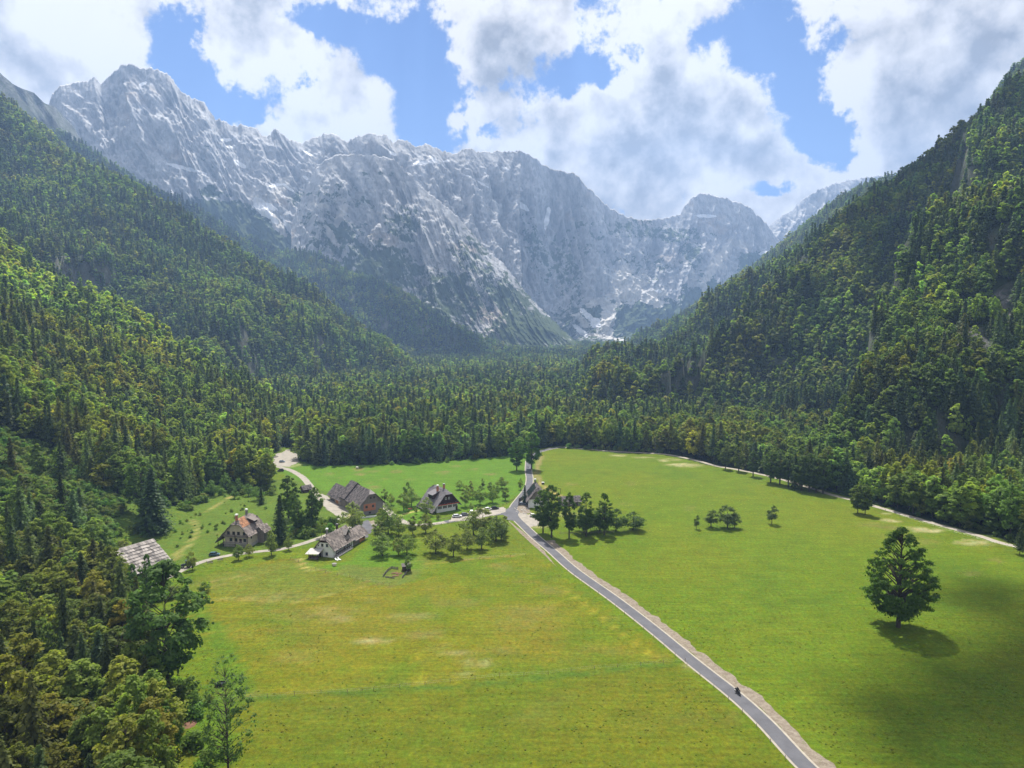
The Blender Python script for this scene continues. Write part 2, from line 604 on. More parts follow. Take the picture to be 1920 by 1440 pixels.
def foliage_material(name, base, dark, rough=.6, trans=.35):
    """leaves: colour varies per clump (tint) and per tree (colour of the instance)"""
    m = bpy.data.materials.new(name)
    m.use_nodes = True
    n = NT(m.node_tree)
    n.t.nodes.clear()
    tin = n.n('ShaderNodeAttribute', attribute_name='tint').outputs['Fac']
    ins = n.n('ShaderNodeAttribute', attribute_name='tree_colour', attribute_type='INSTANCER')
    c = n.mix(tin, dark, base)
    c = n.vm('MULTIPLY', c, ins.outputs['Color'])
    d = n.n('ShaderNodeBsdfPrincipled')
    d.inputs['Roughness'].default_value = rough
    d.inputs['Specular IOR Level'].default_value = .12
    n.t.links.new(c, d.inputs['Base Color'])
    t = n.n('ShaderNodeBsdfTranslucent')
    n.t.links.new(n.vm('MULTIPLY', c, (1.35, 1.5, .7)), t.inputs[0])
    mx = n.n('ShaderNodeMixShader')
    mx.inputs[0].default_value = trans
    n.t.links.new(d.outputs[0], mx.inputs[1])
    n.t.links.new(t.outputs[0], mx.inputs[2])
    o = n.n('ShaderNodeOutputMaterial')
    n.t.links.new(mx.outputs[0], o.inputs[0])
    return m


MAT['ground'] = ground_material()
MAT['rock'] = rock_material()
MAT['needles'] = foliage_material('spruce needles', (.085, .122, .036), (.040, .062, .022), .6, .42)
MAT['leaves'] = foliage_material('beech leaves', (.165, .215, .036), (.080, .125, .024), .55, .56)
MAT['fruitleaves'] = foliage_material('fruit tree leaves', (.185, .225, .075), (.105, .140, .046), .6, .52)
MAT['bark'] = simple('bark', (.055, .045, .035), .95, .35, 2.0, .03)
MAT['asphalt'] = simple('asphalt', (.095, .095, .104), .9, .28, .22, .01)
MAT['edge'] = simple('pale road edge', (.30, .27, .22), .95, .22, .6, .02)
MAT['gravel'] = simple('lane gravel', (.27, .245, .205), .95, .32, .35, .03)
MAT['verge'] = simple('churned earth verge', (.175, .14, .10), .97, .5, .45, .08)
_m, _n, _b = material('churned earth with grass', .97, .1)
_P = _n.n('ShaderNodeNewGeometry').outputs['Position']
_c = _n.mix(_n.ramp(_n.noise(_P, .7, 7, .7), .35, .65), (.16, .13, .098), (.24, .205, .16))
_c = _n.mix(_n.m('MULTIPLY', _n.ramp(_n.noise(_P, .33, 7, .75), .58, .66), .6), _c, (.085, .115, .018))
_n.t.links.new(_c, _b.inputs['Base Color'])
_bp = _n.n('ShaderNodeBump')
_bp.inputs['Distance'].default_value = .25
_n.t.links.new(_n.noise(_P, 1.3, 7, .7), _bp.inputs['Height'])
_n.t.links.new(_bp.outputs[0], _b.inputs['Normal'])
MAT['verge'] = _m
MAT['plaster'] = simple('white plaster', (.72, .72, .70), .9, .08, .8)
MAT['cream'] = simple('cream plaster', (.50, .44, .34), .9, .15, .8)
MAT['greyplaster'] = simple('grey plaster', (.20, .19, .18), .9, .2, .8)
MAT['wood_dark'] = simple('dark boards', (.055, .032, .022), .85, .35, 1.5, .01, tintamt=.4)
MAT['wood_grey'] = simple('weathered boards', (.19, .165, .145), .9, .3, 1.5, .01, tintamt=.4)
MAT['wood_orange'] = simple('new orange boards', (.46, .20, .08), .8, .2, 1.5, .01, tintamt=.2)
MAT['brick'] = simple('red brick face', (.42, .17, .10), .9, .2, 2.5, .01)
MAT['shingle_pale'] = simple('pale larch shingles', (.25, .225, .205), .9, .25, 2.0, .01, tintamt=.5)
MAT['roof_light'] = simple('new pale roof boards', (.42, .40, .38), .85, .12, 1.5)
MAT['shingle_brown'] = simple('brown grey shingles', (.180, .152, .135), .9, .2, 1.2, .01, tintamt=.5)
MAT['shingle_rust'] = simple('rusty shingles', (.30, .15, .08), .9, .3, 1.2, .01, tintamt=.4)
MAT['shingle_dark'] = simple('dark slate shingles', (.095, .082, .080), .85, .25, 1.5, .01, tintamt=.6)
MAT['shingle_grey'] = simple('grey roof tiles', (.155, .145, .150), .8, .12, 1.5, .005, tintamt=.15)
MAT['glass'] = simple('dark window glass', (.02, .025, .03), .12, .1, 1, spec=.6)
MAT['frame'] = simple('white window frame', (.75, .75, .72), .6, .05)
MAT['metal'] = simple('grey metal', (.3, .3, .3), .45, .1, 2, metal=.6)
MAT['rubber'] = simple('black rubber', (.015, .015, .015), .8, .1)
MAT['white'] = simple('white paint', (.8, .8, .8), .35, .04, spec=.5)
MAT['blackpaint'] = simple('black paint', (.02, .021, .024), .3, .05, spec=.5)
MAT['hay'] = simple('hay', (.55, .52, .42), .95, .25, 3, .03)
MAT['mulch'] = simple('brown wood mulch', (.15, .08, .05), .97, .45, 1.6, .12)
MAT['red'] = simple('red paint', (.5, .06, .04), .5, .1)
MAT['post'] = simple('grey fence wood', (.20, .17, .14), .9, .3, 2)
MAT['stone'] = simple('grey rubble stone', (.38, .36, .33), .95, .35, 1, .05)

# ------------------------------------------------------------------ ground colours (kinds of grass, soil, rock)
OPEN_PX = [(330, 1440), (318, 1390), (312, 1340), (285, 1300), (262, 1240), (240, 1170), (222, 1110), (212, 1060), (205, 1020), (200, 985), (205, 950), (232, 930),
           (300, 950), (345, 945), (375, 925), (400, 920), (430, 912), (455, 918), (500, 925), (508, 900), (505, 880), (498, 868), (512, 850), (530, 838), (548, 840), (556, 862), (590, 873), (700, 871), (800, 866),
           (880, 861), (960, 853), (1002, 842), (1058, 836), (1100, 843), (1160, 850), (1240, 852), (1290, 862), (1330, 873), (1370, 879), (1430, 890), (1500, 905), (1560, 922),
           (1610, 935), (1700, 966), (1800, 992), (1920, 1024)]
openw = hits(OPEN_PX)
OPEN = [(-40, -300), (-62, 100)] + openw + [(250, 255), (300, 120), (330, -300)]
# nearer left corner: forest comes down to the frame edge
FRONT_PX = [(330, 1500), (318, 1390), (345, 1300), (395, 1275), (430, 1230), (330, 1150), (335, 1095), (420, 1065), (545, 1045), (600, 1075), (690, 1095), (735, 1100), (800, 1085), (985, 1043), (1010, 1040),
            (1050, 1078), (1240, 1215), (1500, 1440)]


def smooth_in(X, Y, poly, w=.9, seed=0.0):
    """soft membership of a polygon in the ground plane with a slightly wandering edge"""
    ex, ey = X + w * perlin(X / 7, Y / 7, seed), Y + w * perlin(X / 7, Y / 7, seed + 4)
    return inpoly(ex, ey, poly).astype(float)


def ellipse_px(X, Y, u, v, ru, rv, seed=0.0, soft=.35):
    c = hit(u, v)
    a, b_ = hit(u + ru, v), hit(u, v - rv)
    rx, ry = abs(a.x - c.x) + .3, abs(b_.y - c.y) + .3
    d = np.hypot((X - c.x) / rx, (Y - c.y) / ry)
    near = d < 2.2
    out = np.zeros(X.shape)
    xx, yy = X[near], Y[near]
    dd = d[near] + .35 * fbm(xx / (rx * .5), yy / (ry * .5), seed, 3)
    out[near] = np.clip((1 + soft - dd) / (2 * soft), 0, 1) * np.clip(.62 + 1.1 * fbm(xx / 5, yy / 3.5, seed + 3, 2), .1, 1.1)
    return out


near = (np.abs(GX) < 340) & (GY > 40) & (GY < 760)
NX, NY, NZ = GX[near], GY[near], GZ[near]
col = np.zeros(GX.shape + (3,))
FORESTFLOOR = np.array([.022, .034, .012])
v1 = fbm(GX / 60, GY / 60, 5.5, 4)
col[...] = FORESTFLOOR * (1 + .35 * v1[..., None])


def mixc(c, m, k):
    k = np.clip(k, 0, 1)[:, None]
    return c * (1 - k) + np.asarray(m) * k


c = col[near]
isopen = inpoly(NX + 1.5 * perlin(NX / 6, NY / 6, 1), NY + 1.5 * perlin(NX / 6, NY / 6, 2), OPEN).astype(float)
n1, n2, n3 = fbm(NX / 26, NY / 26, 1.5, 4), fbm(NX / 60, NY / 45, 9.5, 4), fbm(NX / 9, NY / 9, 3.5, 3)
MEADOW_R = np.array([.090, .130, .010])
MEADOW_B = np.array([.078, .148, .017])
MEADOW_F = np.array([.120, .128, .010])
LAWN = np.array([.074, .146, .015])
SLOPE = np.array([.080, .122, .020])
g = np.tile(MEADOW_R, (len(NX), 1))
g = mixc(g, (.115, .132, .012), .55 * np.clip(n2 * 1.4 + .25, 0, 1))
g = mixc(g, (.055, .108, .012), .5 * np.clip(n1 * 1.2 - .1, 0, 1))
back = hits([(555, 905), (520, 880), (560, 850), (1000, 820), (1000, 870), (1003, 900), (985, 920), (935, 950), (850, 962), (760, 960), (640, 920), (600, 925)])
g = mixc(g, MEADOW_B, smooth_in(NX, NY, back))
left = hits([(180, 1090), (190, 900), (480, 900), (560, 900), (700, 960), (740, 990), (560, 1025), (400, 1050), (330, 1080)])
g = mixc(g, SLOPE * 1.0, smooth_in(NX, NY, left))
front = hits(FRONT_PX)
fr = smooth_in(NX, NY, front)
gf = np.tile(MEADOW_F, (len(NX), 1))
gf = mixc(gf, (.140, .124, .018), .55 * np.clip(n2 * 1.5 + .22, 0, 1))
gf = mixc(gf, (.072, .120, .010), .7 * np.clip(n1 * 1.6 + .02, 0, 1))
gf = mixc(gf, (.160, .140, .050), .5 * np.clip(fbm(NX / 18, NY / 12, 22.1, 4) * 2 - .45, 0, 1))
g = g * (1 - fr[:, None]) + gf * fr[:, None]
lower = hits([(250, 1330), (420, 1312), (560, 1302), (800, 1287), (1080, 1262), (1260, 1240), (1560, 1500), (200, 1500)])
lo = smooth_in(NX, NY, lower, .4)
g = mixc(g, (.088, .106, .010), .62 * lo)
edge_l = hits([(390, 1440), (330, 1340), (380, 1290), (420, 1240), (350, 1150), (380, 1130), (440, 1200), (470, 1290), (430, 1360), (440, 1440)])
g = mixc(g, (.066, .125, .012), .8 * smooth_in(NX, NY, edge_l, 3))
lawn = hits([(560, 1052), (545, 1040), (600, 1062), (655, 1052), (690, 1020), (720, 1005), (790, 1010), (800, 1040), (790, 1068), (770, 1066), (730, 1064), (690, 1066), (640, 1056), (628, 1070), (610, 1068)])
g = mixc(g, LAWN, .75 * smooth_in(NX, NY, lawn, .5))
rough = hits([(625, 1072), (640, 1058), (725, 1066), (790, 1068), (780, 1085), (740, 1098), (690, 1092)])
g = mixc(g, (.100, .125, .032), .8 * smooth_in(NX, NY, rough, .5))
orch = hits([(745, 1000), (800, 990), (960, 985), (1010, 1040), (985, 1043), (800, 1058), (760, 1030)])
g = mixc(g, (.105, .125, .014), .55 * smooth_in(NX, NY, orch, .7))
lawn2 = hits([(740, 975), (760, 950), (830, 975), (870, 970), (862, 978), (800, 985), (770, 986)])
g = mixc(g, LAWN * 1.1, .9 * smooth_in(NX, NY, lawn2, .3))
mown = hits([(345, 1092), (420, 1072), (545, 1052), (600, 1078), (690, 1093), (640, 1110), (560, 1128), (440, 1120), (370, 1108)])
g = mixc(g, (.105, .125, .024), .6 * smooth_in(NX, NY, mown, .5))
BROWN = (.20, .15, .085)
for i, (u, v, ru, rv, k) in enumerate([(672, 880, 9, 3, .7), (676, 889, 9, 2.5, .8), (744, 884, 10, 2.6, .85), (702, 884, 9, 2.5, .4), (830, 886, 11, 2.6, .7), (887, 880, 10, 2.6, .6), (919, 889, 9, 2, .7), (854, 874, 9, 2.2, .4),
                                    (700, 914, 11, 2.5, .8), (617, 889, 10, 2.5, .45), (640, 895, 6, 2, .35), (692, 905, 8, 2.4, .4), (720, 899, 8, 2.4, .35), (770, 899, 10, 2.3, .25),
                                    (1073, 908, 12, 3, .45), (1183, 906, 12, 3, .35), (1172, 945, 14, 4, .3), (1296, 952, 14, 3, .25), (1290, 955, 8, 3, .25),
                                    (1000, 1150, 60, 14, .2), (950, 1160, 45, 25, .18), (800, 1190, 30, 6, .35), (690, 1200, 25, 5, .5), (520, 1120, 60, 10, .35), (600, 1150, 80, 12, .35), (785, 1060, 30, 12, .2),
                                    (1640, 985, 30, 5, .3), (1670, 990, 20, 4, .4), (1735, 1018, 30, 6, .25), (1870, 1050, 15, 4, .3), (1820, 1075, 25, 5, .3), (1700, 1010, 50, 10, .15), (230, 1104, 18, 8, .9), (412, 1000, 30, 3, .2)]):
    g = mixc(g, BROWN, k * ellipse_px(NX, NY, u, v, ru, rv, i * 1.7))
PALE = (.33, .29, .21)
for i, (u, v, ru, rv, k) in enumerate([(1283, 872, 30, 3.2, .95), (1255, 862, 22, 1.8, .8), (1158, 854, 13, 1.6, .9), (1205, 858, 18, 1.3, .7), (1243, 864, 8, 1.5, .7), (1670, 976, 14, 3, .9), (1735, 994, 26, 4, .85), (1720, 990, 16, 2.5, .8), (1822, 1017, 28, 4.5, .75), (1662, 963, 6, 2, .6),
                                    (1295, 1253, 13, 6, .95), (897, 1243, 26, 5, .4), (855, 1225, 20, 4, .35), (870, 1262, 12, 4, .35), (700, 1202, 30, 5, .45), (780, 1155, 40, 5, .25), (640, 1160, 25, 3, .3), (548, 872, 18, 4, .6), (512, 858, 14, 3, .6), (505, 885, 12, 4, .5),
                                    (672, 985, 22, 6, .7), (660, 968, 16, 5, .8), (1010, 985, 20, 5, .8), (1030, 965, 60, 4, .4), (345, 1355, 1, 1, 0)]):
    if k: g = mixc(g, PALE, k * ellipse_px(NX, NY, u, v, ru, rv, 50 + i * 1.7))
# tracks worn into the hillside grass, the cattle path and the mowing line
for pts, wd, colr, k in [([(322, 1052), (335, 1035), (352, 1022), (365, 1008), (370, 990), (362, 975)], 1.0, (.24, .21, .09), .8), ([(326, 1056), (341, 1036), (358, 1020)], .5, (.26, .22, .1), .7),
                         ([(378, 962), (400, 950), (422, 936), (438, 930)], .8, (.30, .24, .12), .95), ([(1012, 905), (1005, 890), (1009, 872), (1015, 855)], 1.8, (.24, .18, .12), .7),
                         ([(1012, 905), (1022, 915), (1040, 925), (1060, 935)], 1.3, (.30, .22, .13), .8), ([(560, 1048), (570, 1062), (590, 1070)], .8, (.42, .34, .17), .8),
                         ([(545, 1047), (620, 1075), (700, 1093), (735, 1100)], .6, (.13, .10, .04), .8), ([(340, 1150), (345, 1320), (500, 1308), (700, 1297), (900, 1283), (1100, 1262), (1290, 1240)][1:], 1.1, (.055, .11, .02), .75),
                         ([(780, 1220), (785, 1250), (786, 1285)], .8, (.24, .21, .02), .5), ([(870, 1050), (985, 1040)], .5, (.13, .10, .03), .8), ([(800, 1057), (870, 1050), (985, 1040)], .8, (.22, .18, .05), .5),
                         ([(350, 1130), (440, 1122), (560, 1128), (640, 1110), (690, 1096)], .8, (.24, .20, .08), .5), ([(360, 1098), (450, 1080)], .8, (.26, .2, .1), .4), ([(380, 1103), (480, 1083)], .6, (.26, .2, .1), .35),
                         ([(1050, 1098), (1130, 1160), (1230, 1235)], .7, (.24, .21, .03), .6), ([(740, 970), (768, 961), (790, 957)], .8, (.40, .31, .17), .8)]:
    w = hits(pts)
    d, _, _ = seg_dist(NX, NY, [(a, b, 0) for a, b in w])
    g = mixc(g, colr, k * np.clip(1.4 - d / (wd * (1 + .4 * n3)), 0, 1))
# the shrubby clearing on the slope and its tall herbs
g = g * np.array([.95, .96, .70])
c = c * (1 - isopen[:, None]) + g * isopen[:, None]
SHRUBBY = hits([(0, 805), (60, 825), (120, 850), (200, 930), (232, 935), (240, 960), (205, 1010), (185, 1040), (120, 1010), (60, 975), (-80, 960), (-80, 790)])
c = mixc(c, (.060, .095, .020), .85 * smooth_in(NX, NY, SHRUBBY, 3))
col[near] = c
# bare rock and scree patches on the forested slopes
ROCKS = [(105, 400, 30, 55, .8), (70, 380, 10, 40, .9), (60, 330, 20, 18, .4), (300, 470, 26, 14, .5), (340, 480, 14, 14, .6), (516, 600, 14, 20, 1), (545, 622, 24, 12, 1), (555, 590, 10, 14, .6), (440, 560, 26, 10, .5), (290, 440, 10, 20, .5),
         (1880, 600, 60, 50, 1), (1830, 640, 40, 30, 1), (1700, 650, 26, 22, .6), (1720, 620, 22, 30, .7), (1555, 490, 30, 16, .7), (1690, 590, 22, 30, .6), (1150, 600, 10, 10, 0), (790, 620, 20, 30, .9), (720, 600, 18, 30, .8), (905, 640, 10, 8, .6), (660, 560, 12, 16, .7), (850, 640, 22, 14, .5), (1560, 560, 16, 10, .4)]
rockmask = np.zeros(GX.shape)
for i, (u, v, ru, rv, k) in enumerate(ROCKS):
    if not k: continue
    cc = hit(u, v)
    dpt = cc.y
    sf = 1.15 if i in (10, 11) else .62
    rx = sf * ru / F * dpt
    zr = sf * rv / F * dpt
    d = np.sqrt(((GX - cc.x) / rx) ** 2 + ((GZ - cc.z) / zr) ** 2 + ((GY - cc.y) / (max(rx, zr) * 2.2)) ** 2)
    mm = d < 2
    o = np.zeros(GX.shape)
    o[mm] = np.clip((1.0 - d[mm] - 1.0 * fbm(GX[mm] / 17, GY[mm] / 17, i * 3.3, 4)) / .25, 0, 1) * k * (.9 if i in (10, 11) else .55)
    rockmask = np.maximum(rockmask, o)
sl_ = np.hypot(np.gradient(GZ, axis=1) / np.gradient(GX, axis=1), np.gradient(GZ, axis=0) / np.gradient(GY, axis=0))
rockmask = np.maximum(rockmask, np.clip((sl_ - 1.35) / .6, 0, 1) * .4)
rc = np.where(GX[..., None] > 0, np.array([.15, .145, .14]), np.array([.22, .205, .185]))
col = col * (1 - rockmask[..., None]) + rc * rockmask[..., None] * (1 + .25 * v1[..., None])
# right knob and the upper left crags are bare rock
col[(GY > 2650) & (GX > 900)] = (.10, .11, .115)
up_ = (GY > 2150) & (GX < -1300) & (GZ > pd(90, 235, 2300)[2])
col[up_] = (.11, .115, .12)

# ------------------------------------------------------------------ ground sheet, cut into valley floor and the two hillsides
nyv, nxv = GX.shape
idx = np.arange(nyv * nxv).reshape(nyv, nxv)
quads = np.stack([idx[:-1, :-1], idx[:-1, 1:], idx[1:, 1:], idx[1:, :-1]], -1).reshape(-1, 4)
V = np.stack([GX, GY, GZ], -1).reshape(-1, 3)
C = col.reshape(-1, 3)
rk = rockmask.copy()
rk[(GY > 2650) & (GX > 900)] = 1
rk[up_] = 1
rk = rk.ravel()
qc = V[quads].mean(1)
slope_l = (qc[:, 2] > 6 + .012 * np.clip(qc[:, 1] - 700, 0, None)) & (qc[:, 0] < 0) & (qc[:, 1] > 0)
slope_r = (qc[:, 2] > 6 + .012 * np.clip(qc[:, 1] - 700, 0, None)) & (qc[:, 0] >= 0) & (qc[:, 1] > 0)


def cut(name, mask, lab):
    q = quads[mask]
    used = np.unique(q)
    remap = np.full(len(V), -1)
    remap[used] = np.arange(len(used))
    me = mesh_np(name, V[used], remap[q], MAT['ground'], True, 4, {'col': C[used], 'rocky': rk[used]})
    o = link(name, me)
    tag(o, kind='structure', label=lab)
    return o


cut('valley_ground', ~(slope_l | slope_r), 'flat green valley floor of meadows and forest soil')
cut('left_hillside', slope_l, 'steep forested hillside on the left of the valley')
cut('right_hillside', slope_r, 'steep forested hillside on the right of the valley')


# ------------------------------------------------------------------ rock walls at the head of the valley
def resample(pts, n):
    p = np.array(pts, float)
    s = np.concatenate([[0], np.cumsum(np.hypot(np.diff(p[:, 0]), np.hypot(np.diff(p[:, 1]), np.diff(p[:, 2]))))])
    t = np.linspace(0, s[-1], n)
    return np.stack([np.interp(t, s, p[:, k]) for k in range(3)], 1), t


BLOBS_SNOW, BLOBS_VEG, BLOBS_SCREE = [], [], []


def blobs_from(lst):
    out = []
    for (u, v, ru, rv, k) in lst:
        out.append((u, v, ru, rv, k))
    return out


def proj(P):
    """image-plane bearing of world points as seen from the valley station; used to survey where snow and screes lie"""
    X, Y, Z = P[:, 0], P[:, 1], P[:, 2] - CAMH
    f = Y * math.cos(PITCH) - Z * math.sin(PITCH)
    w = Y * math.sin(PITCH) + Z * math.cos(PITCH)
    return 960 + F * X / f, 720 - F * w / f


def wall_sheet(name, crest, base, nt, ns, amp=60, ribs=190, seed=0.0, prof=1.5, back=500, snow=(), veg=(), scree=(), vegline=None, lab='', ridge_rough=7.0):
    A, t = resample([pd(*q) for q in crest], nt)
    B, _ = resample([pd(*q) for q in base], nt)
    # keep base under the crest parameter by bearing
    az = np.linspace(0, 1, nt)
    s = np.linspace(0, 1, ns) ** .92
    S, Tt = np.meshgrid(s, t)
    z = A[:, 2][:, None] + (B[:, 2] - A[:, 2])[:, None] * (1 - (1 - S) ** prof)
    x = A[:, 0][:, None] + (B[:, 0] - A[:, 0])[:, None] * S
    y = A[:, 1][:, None] + (B[:, 1] - A[:, 1])[:, None] * S
    dn = S * np.hypot(np.hypot(A[:, 0] - B[:, 0], A[:, 1] - B[:, 1]), A[:, 2] - B[:, 2])[:, None]
    wx = Tt + 60 * fbm(Tt / 260, dn / 260, seed, 3) + .22 * dn
    r1 = ridged(wx / ribs, dn / (ribs * 3.4), seed + 1, 4, .52)
    r2 = ridged((Tt - .5 * dn) / (ribs * .45), dn / (ribs * 1.3), seed + 5, 4, .55)
    r3 = ridged(x / 75, y / 75 + z / 140, z / 60 + seed, 5, .6) - .9
    k = np.clip(dn / 160, .06, 1) * np.clip((1.06 - S) / .25, 0.15, 1)
    disp = amp * k * (.85 * (r1 - .9) + .50 * (r2 - .9) + .17 * r3)
    n_ = np.array([0, -1.0, 0])
    dx, dy = np.gradient(A[:, 0]), np.gradient(A[:, 1])
    kk_ = np.ones(41) / 41
    dx, dy = np.convolve(np.pad(dx, 20, 'edge'), kk_, 'valid'), np.convolve(np.pad(dy, 20, 'edge'), kk_, 'valid')
    ln = np.hypot(dx, dy)
    nx_, ny_ = (dy / ln)[:, None], (-dx / ln)[:, None]
    x = x + nx_ * disp
    y = y + ny_ * disp
    z = z + .42 * disp * np.clip(dn / 200, 0, 1)
    jag = ridge_rough * 1.5 * fbm(t / 34, 0 * t, seed + 2, 5, .65)
    z = z + (jag[:, None]) * np.clip(1 - dn / 120, 0, 1)
    P = np.stack([x, y, z], -1)
    crackv = np.clip(.5 - .5 * (r1 - .75) - .35 * (r2 - .8), 0, 1)
    # the far side of the ridge, so that it has real thickness
    bs = np.linspace(0, 1, 10)[1:][::-1]
    Bk = np.stack([P[:, 0, :] + np.stack([-nx_[:, 0] * back * b, -ny_[:, 0] * back * b, -back * 1.1 * b + 0 * t + 14 * b * fbm(t / 60, 0 * t + b * 4, seed, 3)], -1) for b in bs], 1)
    P = np.concatenate([Bk, P], 1)
    crackv = np.concatenate([np.full((nt, 9), .4), crackv], 1)
    flat = P.reshape(-1, 3)
    U, Vv = proj(flat)

    def mask(lst, sd, lim=1.75, gain=1.2):
        o = np.zeros(len(flat))
        wob = .5 * fbm(flat[:, 0] / 42, flat[:, 1] / 42, flat[:, 2] / 30 + sd * 9, 4, .6)
        for (u, v, ru, rv, ang, kq) in lst:
            if sd == 1 and kq < .6: continue
            ca, sa = math.cos(R(ang)), math.sin(R(ang))
            a, b = (U - u) * ca + (Vv - v) * sa, -(U - u) * sa + (Vv - v) * ca
            d = np.hypot(a / ru, b / rv) + wob
            o = np.maximum(o, np.clip((lim - d) * gain, 0, 1.25) * kq)
        return o
    sn = mask(snow, 1)
    sc = np.clip(mask(scree, 2, 1.1, 3.0), 0, 1)
    vg = mask(veg, 3)
    if vegline is not None:
        e1 = np.gradient(P[..., 2], axis=1)
        zz = flat[:, 2] + 170 * fbm(flat[:, 0] / 260, flat[:, 2] / 200, seed + 6, 4)
        vg = np.maximum(vg, np.clip((vegline - zz) / 420 + .35, 0, 1) * np.clip(.85 - .5 * (crackv.ravel() - .5) * 1.5, 0, 1))
    sn = sn * np.clip(.75 + crackv.ravel() * .6, 0, 1.1)
    vg = vg * (1 - np.clip(sc * 1.2, 0, 1))
    nc = ns + 9
    ii = np.arange(nt * nc).reshape(nt, nc)
    q = np.stack([ii[:-1, :-1], ii[:-1, 1:], ii[1:, 1:], ii[1:, :-1]], -1).reshape(-1, 4)
    me = mesh_np(name, flat, q, MAT['rock'], True, 4, {'veg': vg, 'snow': sn, 'scree': sc, 'crack': crackv.ravel()})
    o = link(name, me)
    tag(o, label=lab, kind='structure')
    return o


SNOW = [(172 * 0 + 250, 165, 0, 0, 0, 0)]
snow_main = [(345, 315, 34, 2.6, 14, .9), (268, 157, 7, 2.4, -25, .9), (240, 130, 12, 1.5, -10, .5), (449, 307, 11, 3.2, 30, .9), (425, 262, 12, 2.2, 0, .8), (432, 276, 8, 1.6, 10, .7), (492, 390, 8, 22, -35, 1.0), (516, 348, 12, 2.5, -8, .85), (515, 415, 6, 4, 20, .9),
             (540, 352, 9, 2.4, 35, .8), (578, 288, 9, 2, 30, .8), (736, 205 + 88, 8, 2, 0, .0), (795, 305, 18, 3.2, -5, .95), (815, 300, 12, 2, 35, .9), (735, 288, 7, 2.6, 20, .8), (715, 262, 5, 2, 0, .5), (838, 302, 6, 2.2, 0, .7), (860, 296, 8, 1.8, 30, .5), (573, 333, 5, 2.5, 30, .8),
             (545, 430, 5, 26, -38, .6), (500, 385, 20, 5, 30, .7), (905, 345, 14, 2, 30, .6), (950, 317, 7, 2.5, 20, .8), (878, 330, 8, 2, 15, .6), (868, 362, 10, 2, 35, .55)]
snow_mid = [(978, 385, 17, 3.6, 38, 1.0), (1026, 410, 3.6, 16, 12, .85), (1034, 355, 16, 3, -12, .55), (972, 352, 9, 2.4, 40, .7), (1065, 415, 4, 20, -12, .5), (1000, 440, 12, 2, 50, .4), (1325, 405, 15, 2.4, 3, 1.0), (1346, 463, 5, 4, 60, .5),
            (1117, 605, 8, 6, 30, 1.2), (1102, 592, 14, 4, 40, 1.1), (1090, 622, 14, 3.5, 40, 1.3), (1235, 545, 6, 4, 0, .6), (1220, 500, 6, 10, 20, .3), (1434, 475, 10, 4, 0, .6), (1128, 395, 4, 12, 0, .3), (1060, 375, 18, 2.5, 50, .4), (1092, 480, 3, 22, -8, .35), (1400, 460, 10, 2.5, -15, .4)]
scree_mid = [(1180, 545, 38, 24, -25, 1.4), (1215, 560, 34, 12, 32, .95), (1165, 520, 18, 26, 30, .8), (1140, 590, 13, 40, 6, 1.4), (1115, 568, 16, 8, -20, .9), (1090, 600, 22, 8, 45, .8), (1138, 632, 38, 4, 10, .8), (1345, 490, 10, 50, 35, .85), (1320, 540, 8, 22, -10, .7), (1340, 480, 40, 6, 48, .5),
             (1235, 550, 20, 12, 0, .8), (1300, 530, 30, 8, 20, .4), (1390, 460, 26, 8, 20, .5), (1290, 500, 6, 26, -30, .5)]
veg_mid = [(1240, 605, 85, 32, 6, 1.5), (1120, 585, 20, 18, 0, .9), (1060, 645, 40, 10, 0, .8), (1310, 570, 26, 40, 20, 1.3), (1295, 480, 22, 26, 10, .5), (1260, 440, 60, 14, 0, .48), (1190, 430, 60, 16, 0, .42), (1410, 490, 22, 14, -20, .9), (1060, 500, 26, 60, -15, .45), (1200, 500, 60, 30, 0, .38), (1010, 470, 20, 60, -20, .45), (1100, 440, 40, 40, 0, .32)]

wall_sheet('rock_wall', [(40, 330, 3250), (70, 270, 3300), (85, 215, 3350), (97, 178, 3380), (113, 160, 3400), (135, 156, 3420), (160, 153, 3420), (177, 145, 3430), (190, 158, 3430), (197, 150, 3430), (215, 132, 3450), (228, 121, 3450), (243, 119, 3450), (262, 126, 3450), (290, 129, 3460), (312, 134, 3470), (324, 150, 3480), (336, 168, 3490),
                        (352, 180, 3500), (382, 190, 3500), (392, 205, 3510), (404, 222, 3520), (420, 228, 3530), (432, 236, 3540), (445, 238, 3545), (452, 233, 3550), (468, 239, 3560), (482, 242, 3570), (490, 252, 3575), (499, 255, 3580), (508, 250, 3590), (517, 239, 3600), (528, 253, 3610), (545, 262, 3620), (566, 268, 3640), (590, 258, 3660), (610, 249, 3680), (625, 249, 3690), (640, 258, 3700), (650, 267, 3710),
                        (668, 255, 3720), (690, 250, 3740), (705, 253, 3750), (722, 252, 3760), (737, 267, 3770), (748, 262, 3780), (762, 263, 3790), (778, 274, 3800), (800, 269, 3820), (830, 284, 3850), (858, 288, 3870), (874, 276, 3890), (895, 286, 3900), (940, 284, 3950), (975, 283, 4000)],
           [(40, 620, 2500), (300, 620, 2500), (520, 620, 2560), (700, 610, 2700), (900, 600, 2950), (975, 600, 3250)], 760, 250, 44, 230, 3.3, 1.25, 600,
           snow=snow_main, scree=[(500, 395, 9, 55, -38, .9), (525, 355, 12, 30, 35, .6), (560, 440, 6, 40, -40, .5), (480, 370, 30, 4, 25, .5), (590, 430, 5, 20, 25, .6)],
           veg=[(420, 395, 60, 16, 8, .95), (470, 440, 40, 40, 20, .9), (400, 360, 30, 12, 10, .5), (385, 290, 20, 30, 0, .25), (560, 370, 30, 14, -20, .45), (520, 470, 60, 30, 20, 1)], vegline=190,
           lab='pale limestone massif with the highest peak, left of centre')
